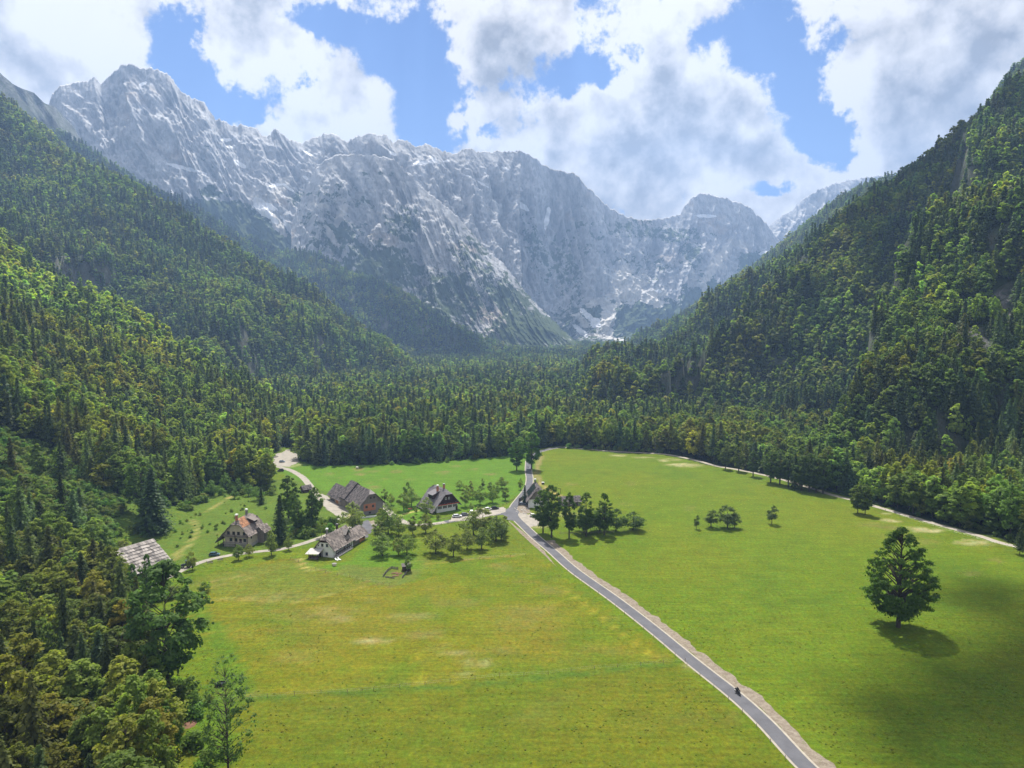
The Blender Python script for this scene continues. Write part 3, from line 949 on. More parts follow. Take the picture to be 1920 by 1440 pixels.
wall_sheet('middle_rock_wall', [(860, 300, 4150), (900, 290, 4180), (930, 284, 4200), (955, 286, 4230), (972, 283, 4250), (990, 290, 4260), (1008, 297, 4270), (1015, 308, 4280), (1040, 316, 4300), (1060, 322, 4320), (1075, 322, 4330), (1086, 333, 4340), (1098, 347, 4360), (1110, 358, 4370), (1130, 378, 4400), (1150, 394, 4430), (1165, 402, 4450),
                               (1178, 406, 4480), (1198, 412, 4500), (1220, 412, 4550), (1243, 409, 4600), (1262, 405, 4630), (1276, 402, 4650), (1282, 388, 4660), (1295, 373, 4680), (1310, 364, 4700), (1322, 362, 4700), (1345, 368, 4720), (1375, 376, 4750), (1392, 382, 4770), (1405, 389, 4780), (1420, 402, 4800), (1436, 418, 4820), (1446, 430, 4830), (1460, 450, 4850), (1500, 500, 4900)],
           [(860, 645, 3500), (1000, 645, 3500), (1120, 640, 3550), (1250, 640, 3650), (1400, 640, 3750), (1500, 640, 3800)], 640, 280, 46, 240, 13.7, 2.1, 600,
           snow=snow_mid, scree=scree_mid, veg=veg_mid, vegline=210, lab='pale limestone wall and rounded summit closing the valley')
wall_sheet('far_ridge', [(1400, 470, 5500), (1440, 425, 5600), (1452, 415, 5600), (1470, 402, 5620), (1487, 392, 5640), (1500, 378, 5650), (1520, 364, 5660), (1540, 353, 5680), (1560, 345, 5700), (1590, 338, 5750), (1640, 330, 5800), (1700, 320, 5850)],
           [(1400, 520, 4900), (1500, 600, 4900), (1700, 600, 5000)], 260, 150, 60, 260, 23.7, 1.2, 600, snow=[(1446, 420, 6, 3, 0, .5)], scree=[(1520, 390, 60, 8, -35, .6), (1460, 440, 20, 10, 0, .5)], veg=[], lab='distant bare rock ridge climbing to the right')
wall_sheet('front_buttress', [(545, 420, 3150), (575, 350, 3200), (590, 320, 3230), (605, 302, 3250), (625, 292, 3260), (655, 288, 3270), (700, 291, 3280), (738, 298, 3290), (760, 322, 3280), (790, 350, 3270), (820, 375, 3260), (850, 398, 3250), (880, 430, 3240), (905, 462, 3230), (940, 490, 3210), (965, 520, 3190), (985, 548, 3170), (1010, 575, 3150), (1040, 603, 3120), (1065, 628, 3100), (1085, 645, 3080)],
           [(545, 640, 2600), (700, 650, 2600), (850, 655, 2600), (1000, 655, 2650), (1085, 656, 2800)], 560, 240, 38, 200, 33.7, 1.35, 500,
           snow=[(598, 360, 14, 2, 0, .3)], scree=[(640, 400, 8, 30, 20, .5), (600, 385, 24, 4, 10, .5), (620, 440, 6, 26, -30, .5)], veg=[(650, 370, 50, 30, 20, .35), (760, 425, 30, 30, -20, .55), (630, 440, 40, 30, 0, .6), (720, 500, 80, 40, 20, .6), (590, 400, 20, 50, 0, .35), (850, 560, 60, 50, 0, .6), (1000, 620, 60, 30, 0, .9), (890, 490, 30, 60, -35, .45), (960, 570, 30, 60, -40, .6), (700, 330, 60, 8, 0, .3)], vegline=170, ridge_rough=5,
           lab='nearer grey limestone buttress with scrubby green foot')

# ------------------------------------------------------------------ tree meshes
def unit(v):
    return v / np.maximum(np.linalg.norm(v, axis=-1, keepdims=True), 1e-9)


def cards(cen, nrm, su, sv, g, up=None, curl=.18):
    """leaf sprays: small bent quads at cen facing nrm; su, sv half sizes"""
    n = len(cen)
    nrm = unit(nrm)
    ref = g.normal(size=(n, 3)) if up is None else up
    a = unit(np.cross(nrm, ref))
    b = np.cross(nrm, a)
    su, sv = np.broadcast_to(su, (n,))[:, None], np.broadcast_to(sv, (n,))[:, None]
    k = nrm * (curl * su)
    v = np.stack([cen - a * su, cen - b * sv * .9 + k, cen + a * su, cen + b * sv + k], 1)
    return v.reshape(-1, 3), np.arange(n * 4).reshape(n, 4)


def tubes(segs, n=5):
    """segs: list of (p, q, r0, r1)"""
    vs, fs = [], []
    k = 0
    for p, q, r0, r1 in segs:
        p, q = np.array(p, float), np.array(q, float)
        d = unit(q - p)
        a = unit(np.cross(d, [0, 0, 1.0] if abs(d[2]) < .9 else [1.0, 0, 0]))
        b = np.cross(d, a)
        t = np.arange(n) * 2 * np.pi / n
        ring = np.cos(t)[:, None] * a + np.sin(t)[:, None] * b
        vs += [p + ring * r0, q + ring * r1]
        i = np.arange(n)
        fs.append(np.stack([k + i, k + (i + 1) % n, k + n + (i + 1) % n, k + n + i], 1))
        k += 2 * n
    return np.concatenate(vs), np.concatenate(fs)


def conifer(seed, H=25, r=3.4, levels=36, per=8, spray=5, size=.55, base=.10, droop=.30, irregular=.2, thin=0.0):
    g = np.random.default_rng(seed)
    cen, nrm, su, up, tint = [], [], [], [], []
    segs = [((0, 0, -1), (0, 0, H * .5), .28, .17), ((0, 0, H * .5), (0, 0, H * .98), .17, .02)]
    side = 1 + irregular * np.sin(np.arange(8) * 2.1 + seed)
    for i in range(levels):
        f = (i + g.uniform(-.3, .3)) / levels
        z = H * (base + (1 - base) * f)
        rr = r * (1 - f) ** .82 * (.55 + .45 * min(1, f * 7 + .35)) + .12
        m = max(3, int(per * (.45 + .55 * (1 - f))))
        a0 = g.uniform(0, 6.28)
        for j in range(m):
            if g.random() < thin: continue
            a = a0 + j * 6.283 / m + g.uniform(-.3, .3)
            L = rr * g.uniform(.62, 1.12) * side[int(a / 6.283 * 8) % 8]
            bt = g.random() * .5
            ns = max(2, int(spray * (.4 + .6 * L / r)))
            for q in range(ns):
                s_ = (q + .6) / ns
                p = L * s_
                zz = z - droop * p + .10 * p * s_ + g.uniform(-.12, .12)
                off = g.uniform(-.5, .5) * (1 - s_ * .5) * L * .35
                cen.append((p * math.cos(a) - off * math.sin(a), p * math.sin(a) + off * math.cos(a), zz - abs(off) * .15))
                nrm.append((math.cos(a) * .9 + g.normal() * .35, math.sin(a) * .9 + g.normal() * .35, .8 + g.normal() * .3))
                su.append(size * (1.15 - .45 * s_) * g.uniform(.7, 1.25))
                up.append((-math.sin(a), math.cos(a), g.normal() * .3))
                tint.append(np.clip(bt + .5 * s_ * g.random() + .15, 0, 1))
    cen, nrm, su, up = map(np.array, (cen, nrm, su, up))
    v, f = cards(cen, nrm, su * 1.15, su * .85, g, up, -.25)
    return (v, f, np.repeat(tint, 4)), tubes(segs, 5)


def broadleaf(seed, H=20, r=5.0, base=.22, n=4500, size=.42, clumps=60, shape=(.35, 1.0, .55), limbs=True, clump_r=.2, lean=0.0, trunk=.32, droop=0.0, gap=.0, flat=.8, trunkh=.72):
    """shape: (height fraction of widest part, low fullness exponent, top exponent)"""
    g = np.random.default_rng(seed)
    hw, e1, e2 = shape

    def prof(f):
        f = np.clip(f, 0, 1)
        return np.where(f < hw, (np.clip(f / hw, 0, 1)) ** (.5 * e1) * .85 + .15, (1 - ((f - hw) / (1 - hw)) ** (1.6 / e2 * .9)) ** .75)
    cc, cr = [], []
    for i in range(clumps):
        f = g.beta(1.25, 1.35) if i > 3 else (.98, .93, .88, .9)[i]
        a = i * 2.399 + g.uniform(-.5, .5)
        R_ = r * float(prof(f)) * (1 - clump_r * .6) * (1 + .22 * math.sin(3 * a + seed) * .6)
        rad = R_ * g.uniform(.45, 1.04) ** .6
        if gap and g.random() < gap: continue
        z = H * (base + (1 - base) * f * .97) - droop * rad * .3
        cc.append((rad * math.cos(a) + lean * f * H, rad * math.sin(a), z))
        cr.append(r * clump_r * g.uniform(.7, 1.35) * (1.15 - .55 * f))
    cc, cr = np.array(cc), np.array(cr)
    w = cr ** 2
    k = g.choice(len(cc), n, p=w / w.sum())
    d = unit(g.normal(size=(n, 3)))
    d[:, 2] = np.where(g.random(n) < .72, np.abs(d[:, 2]), d[:, 2])
    rad = cr[k] * np.abs(g.normal(.72, .33, n))
    pos = cc[k] + d * rad[:, None] * np.array([1.15, 1.15, flat])
    pos[:, 2] -= droop * .3 * np.maximum(0, np.hypot(d[:, 0], d[:, 1]) * rad)
    cdir = unit(pos - np.array([0, 0, H * .45]))
    nrm = d * .8 + cdir * .35 + np.array([0, 0, .45]) + g.normal(size=(n, 3)) * .45
    ct = g.random(len(cc))
    tint = np.clip(.25 + .5 * ct[k] + .35 * g.normal(size=n) * .6 + .1, 0, 1)
    s_ = size * g.uniform(.6, 1.35, n)
    v, f = cards(pos, nrm, s_, s_ * .72, g)
    segs = [((0, 0, -1), (lean * H * .1, 0, H * base), trunk, trunk * .78), ((lean * H * .1, 0, H * base), (lean * H * trunkh, 0, H * trunkh), trunk * .78, trunk * .15)]
    if limbs:
        for i in g.permutation(len(cc))[:int(len(cc) * (.95 if trunk < .2 else .55))]:
            q = cc[i]
            z0 = max(H * base * .9, min(q[2] - np.hypot(q[0], q[1]) * .75, H * .8))
            p0 = np.array([lean * z0, 0, z0])
            mid = p0 + (q - p0) * .5 + np.array([0, 0, .04 * H * g.uniform(-.3, .7)])
            r0 = trunk * .42 * (1 - z0 / H * .7)
            segs += [(p0, mid, r0, r0 * .6), (mid, q, r0 * .6, r0 * .2)]
    return (v, f, np.repeat(tint, 4)), tubes(segs, 5)


def tree_meshes(name, data, leafmat, crown='crown'):
    (v, f, t), (tv, tf) = data
    cm = mesh_np(name + '_crown', v, f, MAT[leafmat], False, 4, {'tint': t})
    tm = mesh_np(name + '_trunk', tv, tf, MAT['bark'], True, 4)
    return cm, tm


def joined(name, data, leafmat):
    """crown and trunk in one mesh, for the uncountable forest"""
    (v, f, t), (tv, tf) = data
    me = mesh_np(name, np.concatenate([v, tv]), np.concatenate([f, tf + len(v)]), None, False, 4, {'tint': np.concatenate([t, np.zeros(len(tv))])})
    me.materials.append(MAT[leafmat])
    me.materials.append(MAT['bark'])
    me.polygons.foreach_set('material_index', np.concatenate([np.zeros(len(f), np.int32), np.ones(len(tf), np.int32)]))
    return me


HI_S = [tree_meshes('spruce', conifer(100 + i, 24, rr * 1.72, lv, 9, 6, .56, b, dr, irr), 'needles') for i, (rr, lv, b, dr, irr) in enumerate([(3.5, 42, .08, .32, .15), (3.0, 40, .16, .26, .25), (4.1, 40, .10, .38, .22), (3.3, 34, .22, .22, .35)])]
HI_B = [tree_meshes('beech', broadleaf(200 + i, 21, rr, b, 5200, .40, cl, sh, True, cr_), 'leaves') for i, (rr, b, cl, sh, cr_) in enumerate([(5.0, .18, 70, (.35, 1, .7), .22), (4.3, .15, 64, (.4, 1, .6), .24), (5.6, .22, 76, (.45, 1, .8), .2), (3.7, .12, 60, (.3, 1, .5), .26)])]

mid_lib = bpy.data.collections.new('forest_library')
LIB = []


def lib(name, me):
    o = bpy.data.objects.new('%02d_%s' % (len(LIB), name), me)
    mid_lib.objects.link(o)
    LIB.append(name)
    return len(LIB) - 1


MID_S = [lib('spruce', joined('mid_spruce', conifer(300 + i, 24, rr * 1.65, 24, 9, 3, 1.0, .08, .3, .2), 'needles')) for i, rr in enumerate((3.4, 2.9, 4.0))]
MID_B = [lib('beech', joined('mid_beech', broadleaf(320 + i, 21, rr, .15, 950, .82, 42, (.38, 1, .65), False, .25), 'leaves')) for i, rr in enumerate((5.0, 4.2, 5.6))]
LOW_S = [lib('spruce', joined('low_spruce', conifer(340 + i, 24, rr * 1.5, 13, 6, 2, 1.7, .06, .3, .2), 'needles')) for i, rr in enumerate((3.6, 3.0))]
LOW_B = [lib('beech', joined('low_beech', broadleaf(360 + i, 20, rr, .1, 240, 1.5, 22, (.38, 1, .7), False, .3), 'leaves')) for i, rr in enumerate((5.2, 4.4))]
BUSH = [lib('bush', joined('bush', broadleaf(380 + i, 3.2, 2.0, .02, 420, .26, 16, (.4, 1, 1.0), False, .42, trunk=.05), 'leaves')) for i in range(3)]
TUFT = [lib('tuft', joined('tuft', broadleaf(390 + i, .8, .6, .0, 26, .26, 6, (.4, 1, 1.0), False, .5, trunk=.01), 'leaves')) for i in range(2)]


def scatter(name, P, yaw, scl, idx, colr, label):
    """one object that instances the library meshes on a cloud of points"""
    me = bpy.data.meshes.new(name)
    n = len(P)
    me.vertices.add(n)
    me.vertices.foreach_set('co', np.ascontiguousarray(P, np.float32).ravel())
    a = me.attributes.new('rot', 'FLOAT_VECTOR', 'POINT'); a.data.foreach_set('vector', np.ascontiguousarray(np.stack([0 * yaw, 0 * yaw, yaw], 1), np.float32).ravel())
    a = me.attributes.new('scl', 'FLOAT_VECTOR', 'POINT'); a.data.foreach_set('vector', np.ascontiguousarray(scl, np.float32).ravel())
    a = me.attributes.new('idx', 'INT', 'POINT'); a.data.foreach_set('value', np.ascontiguousarray(idx, np.int32))
    a = me.attributes.new('tree_colour', 'FLOAT_COLOR', 'POINT'); a.data.foreach_set('color', np.ascontiguousarray(np.concatenate([colr, np.ones((n, 1))], 1), np.float32).ravel())
    o = link(name, me)
    gt = bpy.data.node_groups.new(name, 'GeometryNodeTree')
    gt.interface.new_socket('Geometry', in_out='INPUT', socket_type='NodeSocketGeometry')
    gt.interface.new_socket('Geometry', in_out='OUTPUT', socket_type='NodeSocketGeometry')
    N = gt.nodes
    gi, go = N.new('NodeGroupInput'), N.new('NodeGroupOutput')
    ci = N.new('GeometryNodeCollectionInfo')
    ci.inputs['Collection'].default_value = mid_lib
    ci.inputs['Separate Children'].default_value = True
    ci.inputs['Reset Children'].default_value = True
    ip = N.new('GeometryNodeInstanceOnPoints')
    ip.inputs['Pick Instance'].default_value = True

    def na(nm, ty):
        x = N.new('GeometryNodeInputNamedAttribute'); x.data_type = ty; x.inputs[0].default_value = nm
        return x.outputs[0]
    L = gt.links
    m2p = N.new('GeometryNodeMeshToPoints')
    L.new(gi.outputs[0], m2p.inputs['Mesh'])
    L.new(m2p.outputs[0], ip.inputs['Points'])
    L.new(ci.outputs[0], ip.inputs['Instance'])
    L.new(na('idx', 'INT'), ip.inputs['Instance Index'])
    L.new(na('rot', 'FLOAT_VECTOR'), ip.inputs['Rotation'])
    L.new(na('scl', 'FLOAT_VECTOR'), ip.inputs['Scale'])
    L.new(ip.outputs[0], go.inputs[0])
    md = o.modifiers.new('scatter', 'NODES')
    md.node_group = gt
    tag(o, label=label, kind='stuff')
    return o


# ------------------------------------------------------------------ where the forest stands
def visible(x, y, z, lift=24.0):
    """rough line-of-sight test towards the valley station, with a wide margin"""
    ok = np.ones(len(x), bool)
    cx = np.clip(x * .0, -60, 60)
    for f in np.linspace(.12, .985, 56):
        px, py, pz = x * f, y * f, CAMH + 12 + (z + lift - CAMH - 12) * f
        ok &= ~(hz(px, py) > pz + 6)
    return ok


def grid_pts(y0, y1, sp, half=.80, extra=30):
    ny = int((y1 - y0) / sp)
    yy = y0 + np.arange(ny) * sp
    X, Y = [], []
    for y in yy:
        w = half * y + extra
        w = min(w, 2600)
        xx = np.arange(-w, w, sp)
        X.append(xx + rng.uniform(-.42, .42, len(xx)) * sp)
        Y.append(y + rng.uniform(-.42, .42, len(xx)) * sp)
    return np.concatenate(X), np.concatenate(Y)


RD_R_PX = [(1056, 838), (1100, 842), (1160, 847), (1240, 851), (1300, 862), (1345, 874), (1385, 881), (1420, 888), (1470, 900), (1520, 915), (1560, 928), (1600, 938), (1660, 955), (1750, 981), (1830, 1003), (1920, 1028)]
rd_r = hits(RD_R_PX) + [(262, 250), (285, 205)]
rd_l = hits([(541, 843), (536, 853), (512, 861), (507, 868), (525, 875), (541, 880), (565, 895), (578, 910), (590, 925)])
rockgrid = rockmask


def gsample(G, x, y):
    i = np.clip(np.searchsorted(xs, x) - 1, 0, len(xs) - 2)
    j = np.clip(np.searchsorted(ys, y) - 1, 0, len(ys) - 2)
    return G[j, i]


allX, allY, allSp = [], [], []
for (a, b_, sp) in ((95, 330, 6.3), (330, 700, 5.6), (700, 1300, 6.4), (1300, 2150, 8.2), (2150, 3400, 11.5)):
    X, Y = grid_pts(a, b_, sp)
    allX.append(X); allY.append(Y); allSp.append(np.full(len(X), sp))
X, Y, SP = map(np.concatenate, (allX, allY, allSp))
keep = ~inpoly(X, Y, OPEN)
d1 = seg_dist(X, Y, [(a, b_, 0) for a, b_ in rd_r])[0]
d2 = seg_dist(X, Y, [(a, b_, 0) for a, b_ in rd_l])[0]
keep &= (d1 > 5.5) & (d2 > 7)
keep &= rng.random(len(X)) > np.clip(gsample(rockgrid, X, Y) * 1.15, 0, .93)
shr = inpoly(X, Y, SHRUBBY)
keep &= ~(shr & (rng.random(len(X)) > .06))
# small clearing with gravel banks at the far left end of the lane
cl = hit(528, 856)
keep &= ((X - cl.x) / 16) ** 2 + ((Y - cl.y) / 32) ** 2 > 1
# the shed's own surroundings
bx = hit(262, 1062)
keep &= np.hypot(X - bx.x, Y - bx.y) > 15
X, Y, SP = X[keep], Y[keep], SP[keep]
Z = hz(X, Y)
keep = (Z < 1500) & ~((Y > 2650) & (X > 900)) & ~((Y > 2150) & (X < -1300) & (Z > pd(90, 235, 2300)[2] - 25))
keep &= visible(X, Y, Z)
X, Y, SP, Z = X[keep], Y[keep], SP[keep], Z[keep]
n = len(X)
dist = np.hypot(X, Y)
big1 = fbm(X / 110, Y / 110, 3.3, 4)
big2 = fbm(X / 210, Y / 210, 13.3, 3)
# share of spruce: most on the right slope and in the valley, less on the lower left slope
ps = .29 + .6 * big1
left_low = (X < -150) & (Y < 950)
ps = np.where(left_low, .30 + .5 * big1, ps)
ps = np.where((X > 150) & (Y < 1500), .52 + .9 * big1, ps)
ps = np.where((X < 0) & (Y > 950), .38 + .7 * big1, ps)
ps = np.where((X < -60) & (Y < 260), .30 + .5 * big1, ps)
isS = rng.random(n) < ps
# colour of each tree: light and dark stands, olive-brown seed years, random variation
lum = 1.26 * np.exp(.24 * rng.normal(size=n) + .30 * big2)
hue = rng.normal(size=n) * .5 + 1.1 * fbm(X / 60, Y / 60, 33.3, 3)
warm = np.clip(hue, 0, 1.5)
cool = np.clip(-hue, 0, 1.5)
Rr = lum * (1 + .32 * warm - .14 * cool)
Gg = lum * (1 + .02 * warm - .01 * cool)
Bb = lum * (1 - .22 * warm + .25 * cool)
# olive-brown tinge of the beech and spruce crop: strong in the near left corner and on the right side of the valley
oz = np.clip((260 - Y) / 120, 0, 1) * (X < -40) + .6 * ((X > -20) & (Y < 1300) & (Z < 30)) * np.clip(.45 + .9 * big1, 0, 1) + .15 * ((X < -100) & (Y > 280) & (Y < 800))
br = rng.random(n) < (.36 * oz)
Rr = np.where(br, Rr * 1.30, Rr); Gg = np.where(br, Gg * 1.08, Gg); Bb = np.where(br, Bb * 1.05, Bb)
# yellow green beech stands of the lower left spur
yl = (X < -150) & (Y > 330) & (Y < 900)
Rr = np.where(yl, Rr * 1.28, Rr); Gg = np.where(yl, Gg * 1.20, Gg)
TC = np.stack([Rr, Gg, Bb], 1)
hv = np.clip(.92 + .35 * fbm(X / 35, Y / 35, 71.3, 3), .6, 1.2)
hh = (np.where(isS, rng.normal(.94, .2, n), rng.normal(.94, .16, n)) * hv).clip(.42, 1.3)
edge_small = (d1[: 0] if False else None)
yaw = rng.uniform(0, 6.283, n)
wid = rng.normal(1.0, .14, n).clip(.7, 1.35) * (.6 + .4 * hh)
farscale = np.where(SP > 11, 1.25, np.where(SP > 8, 1.1, 1.0))
hh = hh * np.where(SP > 11, 1.0, 1.0)
wid = wid * farscale * np.where(isS, 1.12, 1.0)
# trees that show largest become objects of their own
inframe = (np.abs(X) < .76 * Y + 4) & (Y > 118)
app = hh / dist * inframe
near_ok = np.zeros(n, bool)
for kind in (True, False):
    m = np.where(isS == kind)[0]
    m = m[np.argsort(-app[m])][:255]
    near_ok[m] = True


def add_tree(name, meshes, loc, rz, sc, label, cat, group=None, tc=(1, 1, 1)):
    e = empty(name, loc, rz)
    e.scale = sc
    tag(e, label, cat, group)
    for nm, me in (('crown', meshes[0]), ('trunk', meshes[1])):
        o = bpy.data.objects.new(nm, me)
        COL.objects.link(o)
        o.parent = e
        if nm == 'crown': o['tree_colour'] = [float(tc[0]), float(tc[1]), float(tc[2])]
    return e


def zone(x, y):
    e = min(math.hypot(x - a, y - b_) for a, b_ in openw) < 14
    if x < -40 and y < 175: return 'at the meadow edge of the near left wood' if e else 'in the lowest corner of the near left wood'
    if x < -40 and y < 212: return 'at the near left wood edge below the shed' if e else 'in the middle of the near left wood'
    if x < -40 and y < 255: return 'beside the pale-roofed shed at the wood edge' if e else 'at the top of the near left wood'
    if x < -100 and y < 330: return 'on the slope directly above the shed'
    if x < -100 and y < 430: return 'at the top edge of the slope by the farmhouse' if e else 'on the wooded slope above the farmhouse'
    if x < -100 and y < 560: return 'beside the far bend of the white lane' if e else 'on the wooded slope left of the white lane'
    if x < -100: return 'on the lower left hillside'
    if x > 110 and y < 300: return 'beside the right hand track at the picture edge' if e else 'in the wood beyond the near right track'
    if x > 110: return 'along the far part of the right track' if e else 'in the wood beyond the far right track'
    return 'in front of the forest wall behind the back meadow' if e else 'inside the forest wall behind the back meadow'


for i in np.where(near_ok)[0]:
    s = bool(isS[i])
    zl = zone(X[i], Y[i])
    sz = 'tall ' if hh[i] > 1.02 else ('short ' if hh[i] < .72 else '')
    warmt = TC[i, 0] / TC[i, 1] > 1.35
    if s: nm, lb, ct = 'spruce_tree', sz + ('olive brown tinged spruce ' if warmt else 'dark green spruce ') + zl, 'spruce tree'
    else: nm, lb, ct = 'beech_tree', sz + ('olive brown tinged leafy tree ' if warmt else 'round green leafy tree ') + zl, 'broadleaf tree'
    ms = (HI_S if s else HI_B)[int(rng.integers(4))]
    add_tree(nm, ms, (X[i], Y[i], Z[i] - .2), yaw[i], (wid[i], wid[i], hh[i]), lb, ct, lb.replace(' tree ', ' trees ').replace('spruce ', 'spruces '), TC[i])

rest = ~near_ok
ridx = np.where(isS, np.where(dist < 720, rng.choice(MID_S, n), rng.choice(LOW_S, n)), np.where(dist < 720, rng.choice(MID_B, n), rng.choice(LOW_B, n)))
scatter('forest', np.stack([X, Y, Z - .3], 1)[rest], yaw[rest], np.stack([wid, wid, hh], 1)[rest], ridx[rest], TC[rest], 'mixed spruce and beech forest covering the valley floor and slopes')
print('forest trees', n, 'own', near_ok.sum())

# shrubs and young growth on the clearing and along the wood's edge
bxs, bys = [], []
sx, sy = np.array(SHRUBBY)[:, 0], np.array(SHRUBBY)[:, 1]
m = 1500
px, py = rng.uniform(sx.min(), sx.max(), m), rng.uniform(sy.min(), sy.max(), m)
k = inpoly(px, py, SHRUBBY)
bxs.append(px[k]); bys.append(py[k])
for pts, nn, w in [([(200, 930), (232, 935), (345, 945), (380, 925), (430, 915), (500, 925)], 130, 5), ([(205, 1000), (212, 1060), (235, 1110), (262, 1150), (300, 1110), (330, 1120)], 110, 4), ([(330, 1300), (325, 1400), (340, 1440)], 50, 3),
                   ([(655, 872), (800, 868), (960, 853)], 40, 2), ([(1060, 840), (1250, 850)], 30, 1.5), ([(1550, 905), (1600, 925), (1700, 952), (1800, 985), (1920, 1015)], 110, 3), ([(570, 1000), (560, 1010), (600, 990), (630, 980)], 40, 2.5), ([(230, 1000), (320, 990)], 16, 3)]:
    w_ = hits(pts)
    A, t = resample([(a, b_, 0) for a, b_ in w_], nn)
    bxs.append(A[:, 0] + rng.normal(size=nn) * w); bys.append(A[:, 1] + rng.normal(size=nn) * w)
# scattered little shrubs on the grassy slope
w_ = hits([(215, 1000), (235, 945), (345, 955), (430, 925), (500, 935), (500, 1000), (420, 1000), (340, 1030)])
wx_, wy_ = np.array(w_).T
px, py = rng.uniform(wx_.min(), wx_.max(), 300), rng.uniform(wy_.min(), wy_.max(), 300)
k = inpoly(px, py, w_)
nb = sum(map(len, bxs))
bxs.append(px[k][:60]); bys.append(py[k][:60])
bx_, by_ = np.concatenate(bxs), np.concatenate(bys)
bs = rng.uniform(.5, 1.35, len(bx_)); bs[nb:] *= .38
bc = np.stack([rng.uniform(.8, 1.25, len(bx_)), rng.uniform(.95, 1.3, len(bx_)), rng.uniform(.9, 1.6, len(bx_))], 1)
scatter('shrubs', np.stack([bx_, by_, hz(bx_, by_) - .2], 1), rng.uniform(0, 6.28, len(bx_)), np.stack([bs * 1.1, bs * 1.1, bs], 1), rng.choice(BUSH, len(bx_)), bc, 'loose green shrubs and young growth along the wood edge')
# tussocks and tall herbs in the meadows
m = 22000
py = 105 + 330 * rng.random(m) ** 1.5
px = rng.uniform(-1, 1, m) * (.76 * py)
k = inpoly(px, py, OPEN) & (fbm(px / 22, py / 22, 6.6, 3) + .5 * rng.normal(size=m) > .30)
px, py = px[k], py[k]
TUFT_XY = (px, py)

# ------------------------------------------------------------------ single trees
LONE = tree_meshes('lone', broadleaf(500, 33, 11.2, .14, 22000, .34, 300, (.27, .8, .8), True, .115, trunk=.85, droop=.5, gap=.12, flat=.62, trunkh=.9), 'leaves')
ROWT = [tree_meshes('row', broadleaf(510 + i, 25, rr, .17, 6500, .42, 80, (.36, 1, .55), True, .2, trunk=.6, flat=.8), 'leaves') for i, rr in enumerate((5.2, 6.8, 5.6))]
FRUIT = [tree_meshes('fruit', broadleaf(520 + i, 7.5, rr, .28, 1700, .25, 30, (.42, 1, 1.0), True, .28, trunk=.22, droop=.7, flat=.75, lean=ln, gap=.1), 'fruitleaves') for i, (rr, ln) in enumerate(((3.7, .0), (3.2, .05), (4.3, -.04), (2.9, .02)))]
ASH = tree_meshes('ash', broadleaf(530, 27, 7.8, .22, 9500, .40, 100, (.42, 1, .8), True, .16, trunk=.42, flat=.8, gap=.05), 'leaves')
SAPL = tree_meshes('sapling', broadleaf(540, 17, 3.4, .10, 2600, .17, 110, (.28, 1, .45), True, .13, trunk=.17, flat=1.9), 'leaves')
YOUNG = tree_meshes('young', conifer(550, 12, 2.3, 26, 8, 4, .42, .03, .22, .1), 'needles')
BIGS = tree_meshes('bigspruce', conifer(560, 28, 5.0, 46, 11, 8, .52, .03, .34, .15), 'needles')

ROWLEAF = (.62, .66, .8)


def single(name, meshes, meshH, u, v, hpx, label, cat, tc=(1, 1, 1), group=None, wide=1.0, rz=None):
    """tree standing on the ground seen at (u, v), hpx tall in the photograph"""
    p = hit(u, v)
    dd = math.hypot(p.y, CAMH - p.z)
    H = hpx / F * dd / math.cos(math.atan2(CAMH - p.z, p.y)) * .985
    s = H / meshH
    return add_tree(name, meshes, (p.x, p.y, p.z - .15), random.uniform(0, 6.28) if rz is None else rz, (s * wide, s * wide, s), label, cat, group, tc)


single('lone_tree', LONE, 32.5, 1684, 1176, 170, 'big dark broad-crowned tree standing alone in the right meadow', 'tree', (.66, .86, .85), rz=.6, wide=.95)
single('ash_tree', ASH, 27, 316, 1308, 216, 'tall airy leafy tree at the edge of the near left wood', 'tree', (.72, .92, 1.3), rz=1)
single('poplar_sapling', SAPL, 17, 428, 1452, 176, 'thin sparse upright tree at the bottom edge of the meadow', 'tree', (.8, .95, 1.5), wide=1.05)
single('spruce_tree', BIGS, 28, 287, 996, 118, 'very broad dark spruce standing on the grassy slope above the shed', 'spruce tree', (.8, .95, 1.0), wide=2.1)
single('leafy_tree', ROWT[1], 25, 266, 968, 112, 'tall leafy tree growing close behind the broad spruce on the slope', 'tree', (.85, 1, 1.1))
for (u, v, h, lab, k, w) in [(1018, 1000, 82, 'first and bulkiest dark tree of the row beside the road, nearest the house', 1, 1.0), (1034, 1008, 98, 'tall dark tree second in the roadside row, leaning against the bulky one', 1, .95),
                             (1067, 1009, 84, 'slim dark tree with ivy-thick trunk, third in the roadside row', 0, .95), (1099, 1006, 82, 'dark tree in the middle of the roadside row with a low fork', 2, 1.05), (1133, 1003, 78, 'dark tree at the far end of the roadside row, before the small orchard trees', 2, 1.1)]:
    single('roadside_tree', ROWT[k], 25, u, v, h, lab, 'tree', (.62, .76, .66), 'dark trees in a row beside the road', w * .84)
for (u, v, h, lab, w) in [(1095, 998, 44, 'low tree filling the gap in front of the roadside row middle', 1.2), (1125, 996, 46, 'low tree beside the last dark tree of the row', 1.1), (1155, 996, 42, 'small leafy tree just right of the last dark roadside tree', 1.0), (1187, 994, 34, 'wide low tree standing right of the roadside row', 1.45)]:
    single('small_tree', FRUIT[0], 7.5, u, v, h, lab, 'tree', (.55, .7, .55), None, w)
for (u, v, h, lab) in [(969, 882, 60, 'left one of two big leafy trees flanking the upper road'), (997, 880, 72, 'right and taller of two big leafy trees flanking the upper road')]:
    single('roadside_tree', ROWT[1], 25, u, v, h, lab, 'tree', (.66, .95, .8), 'pair of trees at the upper road', .95)
